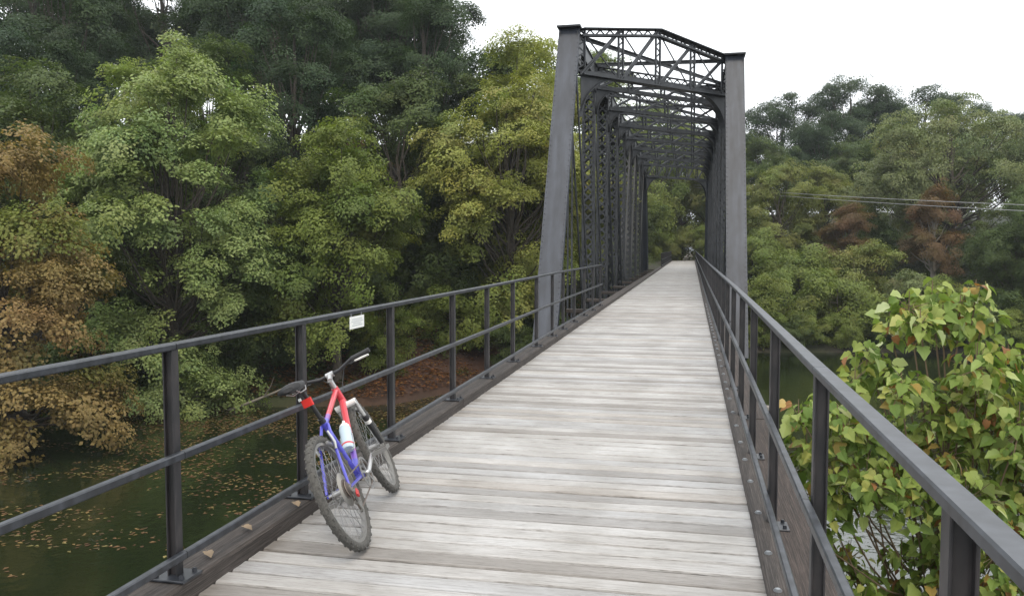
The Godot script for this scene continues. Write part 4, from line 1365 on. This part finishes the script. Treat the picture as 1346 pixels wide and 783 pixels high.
func build_sapling():
	var r := rng_of(2024)
	var base := Vector3(2.3, 0, -8.2)
	base.y = -4.3
	var t := thing("maple_sapling", "leafy maple sapling with yellowing leaves beside the right railing", "sapling", base)
	var meshes := []
	var cols := [Color(0.26, 0.325, 0.085), Color(0.21, 0.285, 0.075), Color(0.32, 0.37, 0.115), Color(0.155, 0.23, 0.06), Color(0.37, 0.37, 0.11), Color(0.4, 0.27, 0.085), Color(0.33, 0.15, 0.07)]
	var weights := [0.26, 0.24, 0.17, 0.17, 0.09, 0.04, 0.03]
	var shapes := []
	for k in 6: shapes.append(big_leaf(700 + k, [0.95, 1.1, 0.85, 1.0, 0.75, 1.05][k], [0.25, 0.12, 0.45, 0.3, 0.6, 0.05][k], [0.24, 0.4, 0.1, 0.55, 0.3, 0.15][k], [0.0, 0.3, -0.3, 0.15, 0.4, -0.45][k]))
	for c in cols:
		var m := StandardMaterial3D.new()
		m.albedo_color = (c as Color).linear_to_srgb(); m.roughness = 0.5; m.metallic_specular = 0.4
		m.backlight_enabled = true; m.backlight = rgb(0.7, 0.75, 0.42)
		var row := []
		for s in shapes: row.append(s.mesh(m))
		meshes.append(row)
	# stems: several leaders fanning up from the base
	var tips := []
	# [x, y, z, radius] of leafy masses in world metres
	var lobes := [[2.40, 1.19, -7.88, 0.15], [2.22, 1.06, -7.67, 0.17], [2.03, 1.16, -7.79, 0.17], [1.81, 1.08, -7.63, 0.17], [2.07, 0.96, -7.61, 0.18], [2.49, 0.93, -8.00, 0.18], [1.75, 0.87, -8.04, 0.16], [1.86, 0.94, -7.46, 0.17], [1.53, 0.62, -7.87, 0.16], [1.67, 0.49, -7.89, 0.20], [1.70, 0.44, -7.35, 0.20], [1.41, 0.44, -7.72, 0.14], [2.30, 0.60, -7.46, 0.25], [2.53, 0.35, -7.72, 0.26], [2.24, 0.29, -7.60, 0.27], [2.69, 0.65, -7.94, 0.17], [2.01, 0.18, -7.61, 0.24], [0.91, 0.17, -7.44, 0.15], [1.10, 0.17, -7.68, 0.18], [1.24, 0.07, -7.53, 0.21], [1.00, -0.15, -7.58, 0.21], [0.96, -0.47, -8.01, 0.18], [1.21, -0.26, -7.52, 0.24], [1.50, -0.01, -7.64, 0.25], [1.80, -0.11, -7.84, 0.28], [2.53, -0.11, -8.03, 0.32], [2.62, 0.09, -7.44, 0.29], [2.14, -0.20, -7.72, 0.32], [1.16, -0.64, -7.55, 0.26], [1.47, -0.42, -7.43, 0.28], [1.86, -0.50, -7.55, 0.32], [2.23, -0.49, -7.41, 0.33], [2.73, -0.51, -7.77, 0.35], [1.00, -0.87, -7.49, 0.18], [2.17, -1.07, -7.74, 0.30], [2.47, -0.92, -7.40, 0.35], [1.13, -1.37, -7.43, 0.22], [1.44, -1.25, -7.98, 0.20], [1.66, -1.47, -7.95, 0.20], [1.87, -1.18, -7.90, 0.20], [1.43, -1.45, -7.37, 0.25], [1.94, -1.57, -7.74, 0.26], [2.08, -1.49, -7.61, 0.33], [2.58, -1.62, -7.84, 0.38], [2.91, -0.80, -7.69, 0.38], [2.98, -0.17, -7.78, 0.36], [2.97, 0.35, -7.80, 0.27], [2.80, -1.44, -7.64, 0.36], [1.43, -1.98, -7.64, 0.30], [2.16, -1.92, -7.42, 0.35]]
	var st := MB.new()
	st.tube([Vector3(0, -0.6, 0), Vector3(0.02, 0.8, 0.02), Vector3(-0.08, 1.8, 0.05), Vector3(0.02, 2.6, 0.1)], [0.06, 0.05, 0.042, 0.035], 8)
	var forks := [Vector3(0.02, 2.6, 0.1), Vector3(-0.08, 1.8, 0.05), Vector3(0.0, 2.2, 0.08)]
	var leaves := []
	for q in lobes:
		var c := Vector3(q[0], q[1], q[2]) - base
		var f: Vector3 = forks[r.randi() % 3]
		if c.y > 4.4: f = Vector3(0.02, 2.6, 0.1)
		var pm := f.lerp(c, 0.5) + Vector3(r.randf_range(-0.1, 0.1), -0.12, r.randf_range(-0.1, 0.1))
		st.tube([f, pm, c, c + Vector3(0, q[3] * 0.9, 0)], [0.012, 0.009, 0.006, 0.003], 6)
		var n := int(q[3] * q[3] * 1350)
		for k in n:
			var d := Vector3(r.randfn(), r.randfn(), r.randfn()).normalized()
			var p: Vector3 = c + d * q[3] * Vector3(1, 1.05, 1) * pow(r.randf(), 0.4)
			var a := atan2(d.z, d.x) + r.randf_range(-0.9, 0.9)
			var pitch := r.randf_range(-1.1, 0.3)
			var b := Basis(Vector3.UP, -a) * Basis(Vector3.BACK, pitch) * Basis(Vector3.RIGHT, r.randf_range(-0.9, 0.9))
			var s := 0.055 + 0.075 * pow(r.randf(), 1.2)
			leaves.append([Transform3D(b.scaled_local(Vector3(s, s, s)), p), s])
			if k % 3 == 0: st.tube([c.lerp(p, 0.2), p], [0.004, 0.002], 4, false, false)
	put("stem", st, M.twig, t)
	# the largest-looking 300 are single leaves
	var eye := Vector3(0, 1.6, 0) - base
	leaves.sort_custom(func(p, q): return p[1] / p[0].origin.distance_to(eye) > q[1] / q[0].origin.distance_to(eye))
	var rest: Array[Transform3D] = []
	var rc := PackedColorArray()
	for i in leaves.size():
		var w := r.randf()
		var ci := 0
		while ci < 6 and w > weights[ci]:
			w -= weights[ci]; ci += 1
		if i < 300:
			part("leaf", meshes[ci][r.randi() % 6], t, leaves[i][0])
		else:
			rest.append(leaves[i][0]); rc.append(cols[ci])
	var mm := MultiMesh.new()
	mm.transform_format = MultiMesh.TRANSFORM_3D
	mm.use_colors = true
	mm.mesh = shapes[3].mesh(M.leaf)
	mm.instance_count = rest.size()
	for i in rest.size():
		mm.set_instance_transform(i, rest[i]); mm.set_instance_color(i, rc[i])
	var mi := MultiMeshInstance3D.new()
	mi.name = "foliage"
	mi.multimesh = mm
	mi.set_meta("kind", "stuff")
	t.add_child(mi)

# ---------------------------------------------------------------- small things
func build_litter():
	var r := rng_of(55)
	var nz := noise(401, 0.16, 3)
	# floating leaves
	var lf := MB.new()
	var o := [Vector3(0, 0, 0), Vector3(0.35, 0.05, 0.3), Vector3(1, 0.0, 0), Vector3(0.35, 0.05, -0.3)]
	lf.tri(o[0], o[1], o[2], Vector3.UP, Vector3.UP, Vector3.UP); lf.tri(o[0], o[2], o[3], Vector3.UP, Vector3.UP, Vector3.UP)
	var cols := [Color(0.2, 0.11, 0.06), Color(0.24, 0.15, 0.07), Color(0.15, 0.075, 0.045), Color(0.28, 0.22, 0.1), Color(0.11, 0.075, 0.04)]
	var lm := lf.mesh(M.leaf)
	var xf: Array[Transform3D] = []
	while xf.size() < 26000:
		var x := r.randf_range(-40.0, 0.0)
		var z := r.randf_range(-46.0, -9.0)
		if shore(x) - z > 0.5: continue
		var d := nz.get_noise_2d(x * 0.7, z * 1.6) + 0.4 * smoothstep(9.0, 0.5, z - shore(x))
		if d < r.randf_range(-0.25, 0.55): continue
		var s := r.randf_range(0.07, 0.18)
		xf.append(Transform3D(Basis(Vector3.UP, r.randf() * TAU).scaled(Vector3(s, s, s)), Vector3(x, WATER_Y + 0.006, z)))
	scatter("floating_leaves", "fallen brown leaves floating on the dark green water", "leaves", lm, xf, cols, r)
	# litter on the bank
	var xg: Array[Transform3D] = []
	while xg.size() < 26000:
		var x := r.randf_range(-30.0, -4.0)
		var s0 := r.randf_range(0.2, 9.0)
		var z := shore(x) - s0
		var y := ground_y(x, z)
		if y < WATER_Y + 0.02: continue
		var s := r.randf_range(0.1, 0.22)
		xg.append(Transform3D((Basis(Vector3.UP, r.randf() * TAU) * Basis(Vector3.RIGHT, r.randf_range(-0.6, 0.6))).scaled(Vector3(s, s, s)), Vector3(x, y + 0.03, z)))
	scatter("leaf_litter", "rust coloured fallen leaves covering the bank under the trees", "leaves", lm, xg, [Color(0.25, 0.095, 0.035), Color(0.2, 0.08, 0.03), Color(0.28, 0.14, 0.05), Color(0.14, 0.065, 0.03)], r)
	# undergrowth: low leafy sprays all over both banks
	var xu: Array[Transform3D] = []
	while xu.size() < 12000:
		var x := r.randf_range(-62.0, 48.0)
		var s0 := r.randf_range(0.3, 60.0)
		var z := shore(x) - s0
		if x > -22 and x < -8 and s0 < 4.5 and r.randf() < 0.9: continue
		if absf(x + 1.0) < 3.2: continue
		var y := ground_y(x, z)
		if y < WATER_Y + 0.1: continue
		var s := r.randf_range(0.4, 0.9)
		xu.append(Transform3D((Basis(Vector3.UP, r.randf() * TAU) * Basis(Vector3.RIGHT, r.randf_range(-0.4, 0.4))).scaled(Vector3(s, s, s)), Vector3(x, y + 0.12, z)))
	scatter("undergrowth", "low green undergrowth carpeting the wooded banks", "undergrowth", leaf_mesh(sprays["maple"][0][0], sprays["maple"][0][1], sprays["maple"][0][2], PackedColorArray(), M.leaf), xu, [Color(0.06, 0.085, 0.022), Color(0.045, 0.07, 0.02), Color(0.085, 0.095, 0.025)], r)
	# fallen branch at the waterline
	var fb := thing("fallen_branch", "pale bare branch fallen at the waterline beside the light green shrub", "branch", Vector3(-18.9, -5.35, -32.6))
	var mb := MB.new()
	mb.tube([Vector3(-0.6, -0.1, 0.2), Vector3(0.4, 0.3, 0.1), Vector3(1.5, 0.75, 0.0), Vector3(2.6, 1.3, -0.3)], [0.07, 0.06, 0.045, 0.02], 8)
	put("limb", mb, M.pale_bark, fb)
	var m2 := MB.new()
	m2.tube([Vector3(1.0, 0.53, 0.05), Vector3(1.5, 1.1, 0.3), Vector3(1.7, 1.5, 0.4)], [0.03, 0.02, 0.008], 6)
	put("twig", m2, M.pale_bark, fb)
	# a few dry leaves lying on the left kerb and deck
	var dm := mat(0.22, 0.16, 0.1, 0.8)
	var dry := big_leaf(790, 0.9).mesh(dm)
	var spots := [[-2.31, 0.1, -3.62, "pale dry leaf on the kerb timber between two railing posts"], [-2.33, 0.1, -4.0, "small curled dry leaf on the kerb under the bottom rail"], [-2.26, 0.1, -4.45, "dry leaf on the kerb beside a post base plate"]]
	for q in spots:
		var d := part("dry_leaf", dry, self, Transform3D((Basis(Vector3.UP, r.randf() * TAU)).scaled(Vector3(0.06, 0.06, 0.06)), Vector3(q[0], q[1] + 0.012, q[2])))
		tag(d, q[3], "leaf", "dry leaves on the kerb")
	# overhead cables on the right
	for k in 2:
		var cb := MB.new()
		var a := Vector3(-4.0, 11.4 - k * 0.3, -128.0)
		var b := Vector3(27.0, 0.7 - k * 0.3, -5.0)
		var pts := []
		var rad := []
		for i in 25:
			var t := i / 24.0
			pts.append(a.lerp(b, t) - Vector3(0, sin(PI * t) * 0.7, 0)); rad.append(0.018)
		cb.tube(pts, rad, 5)
		tag(put("overhead_cable", cb, mat(0.3, 0.3, 0.3, 0.5), self), ["upper grey cable strung across the river right of the truss", "lower grey cable strung across the river right of the truss"][k], "cable", "cables over the river")

func scatter(called: String, label: String, category: String, mesh: Mesh, xf: Array[Transform3D], cols: Array, r: RandomNumberGenerator):
	var mm := MultiMesh.new()
	mm.transform_format = MultiMesh.TRANSFORM_3D
	mm.use_colors = true
	mm.mesh = mesh
	mm.instance_count = xf.size()
	for i in xf.size():
		mm.set_instance_transform(i, xf[i])
		var c: Color = cols[r.randi() % cols.size()]
		var j := r.randf_range(0.75, 1.25)
		mm.set_instance_color(i, Color(c.r * j, c.g * j, c.b * j))
	var mi := MultiMeshInstance3D.new()
	mi.name = called
	mi.multimesh = mm
	add_child(mi)
	tag(mi, label, category, "", "stuff")

func _ready():
	# camera
	var cam := Camera3D.new()
	cam.name = "camera"
	add_child(cam)
	cam.position = Vector3(0, 1.6, 0)
	cam.rotation_degrees = Vector3(-3.46, 12.11, 0)
	cam.fov = 39.18
	cam.far = 6000.0
	cam.near = 0.05
	cam.current = true
	# bright overcast sky
	var env := Environment.new()
	env.background_mode = Environment.BG_SKY
	var sm := ProceduralSkyMaterial.new()
	sm.sky_top_color = Color(0.97, 0.985, 1.0)
	sm.sky_horizon_color = Color(0.95, 0.965, 0.98)
	sm.ground_horizon_color = Color(0.5, 0.52, 0.48)
	sm.ground_bottom_color = Color(0.25, 0.27, 0.22)
	sm.sky_energy_multiplier = 1.0
	var sky := Sky.new()
	sky.sky_material = sm
	env.sky = sky
	env.tonemap_mode = Environment.TONE_MAPPER_LINEAR
	env.tonemap_exposure = 2.15
	env.fog_enabled = true
	env.fog_density = 0.0003
	env.fog_light_color = Color(0.9, 0.93, 0.96)
	env.sdfgi_enabled = true
	env.ssao_enabled = true
	env.ssil_enabled = true
	var we := WorldEnvironment.new()
	we.name = "world"
	we.environment = env
	add_child(we)
	# veiled sun, high behind the camera to the right
	var sun := DirectionalLight3D.new()
	sun.name = "sun"
	sun.light_energy = 0.35
	sun.light_color = Color(1.0, 0.96, 0.9)
	sun.light_angular_distance = 25.0
	sun.shadow_enabled = true
	add_child(sun)
	sun.rotation_degrees = Vector3(-58, 25, 0)
	make_materials()
	build_terrain()
	build_truss()
	build_deck()
	build_railings()
	build_bicycle()
	build_trees()
	build_sapling()
	build_litter()
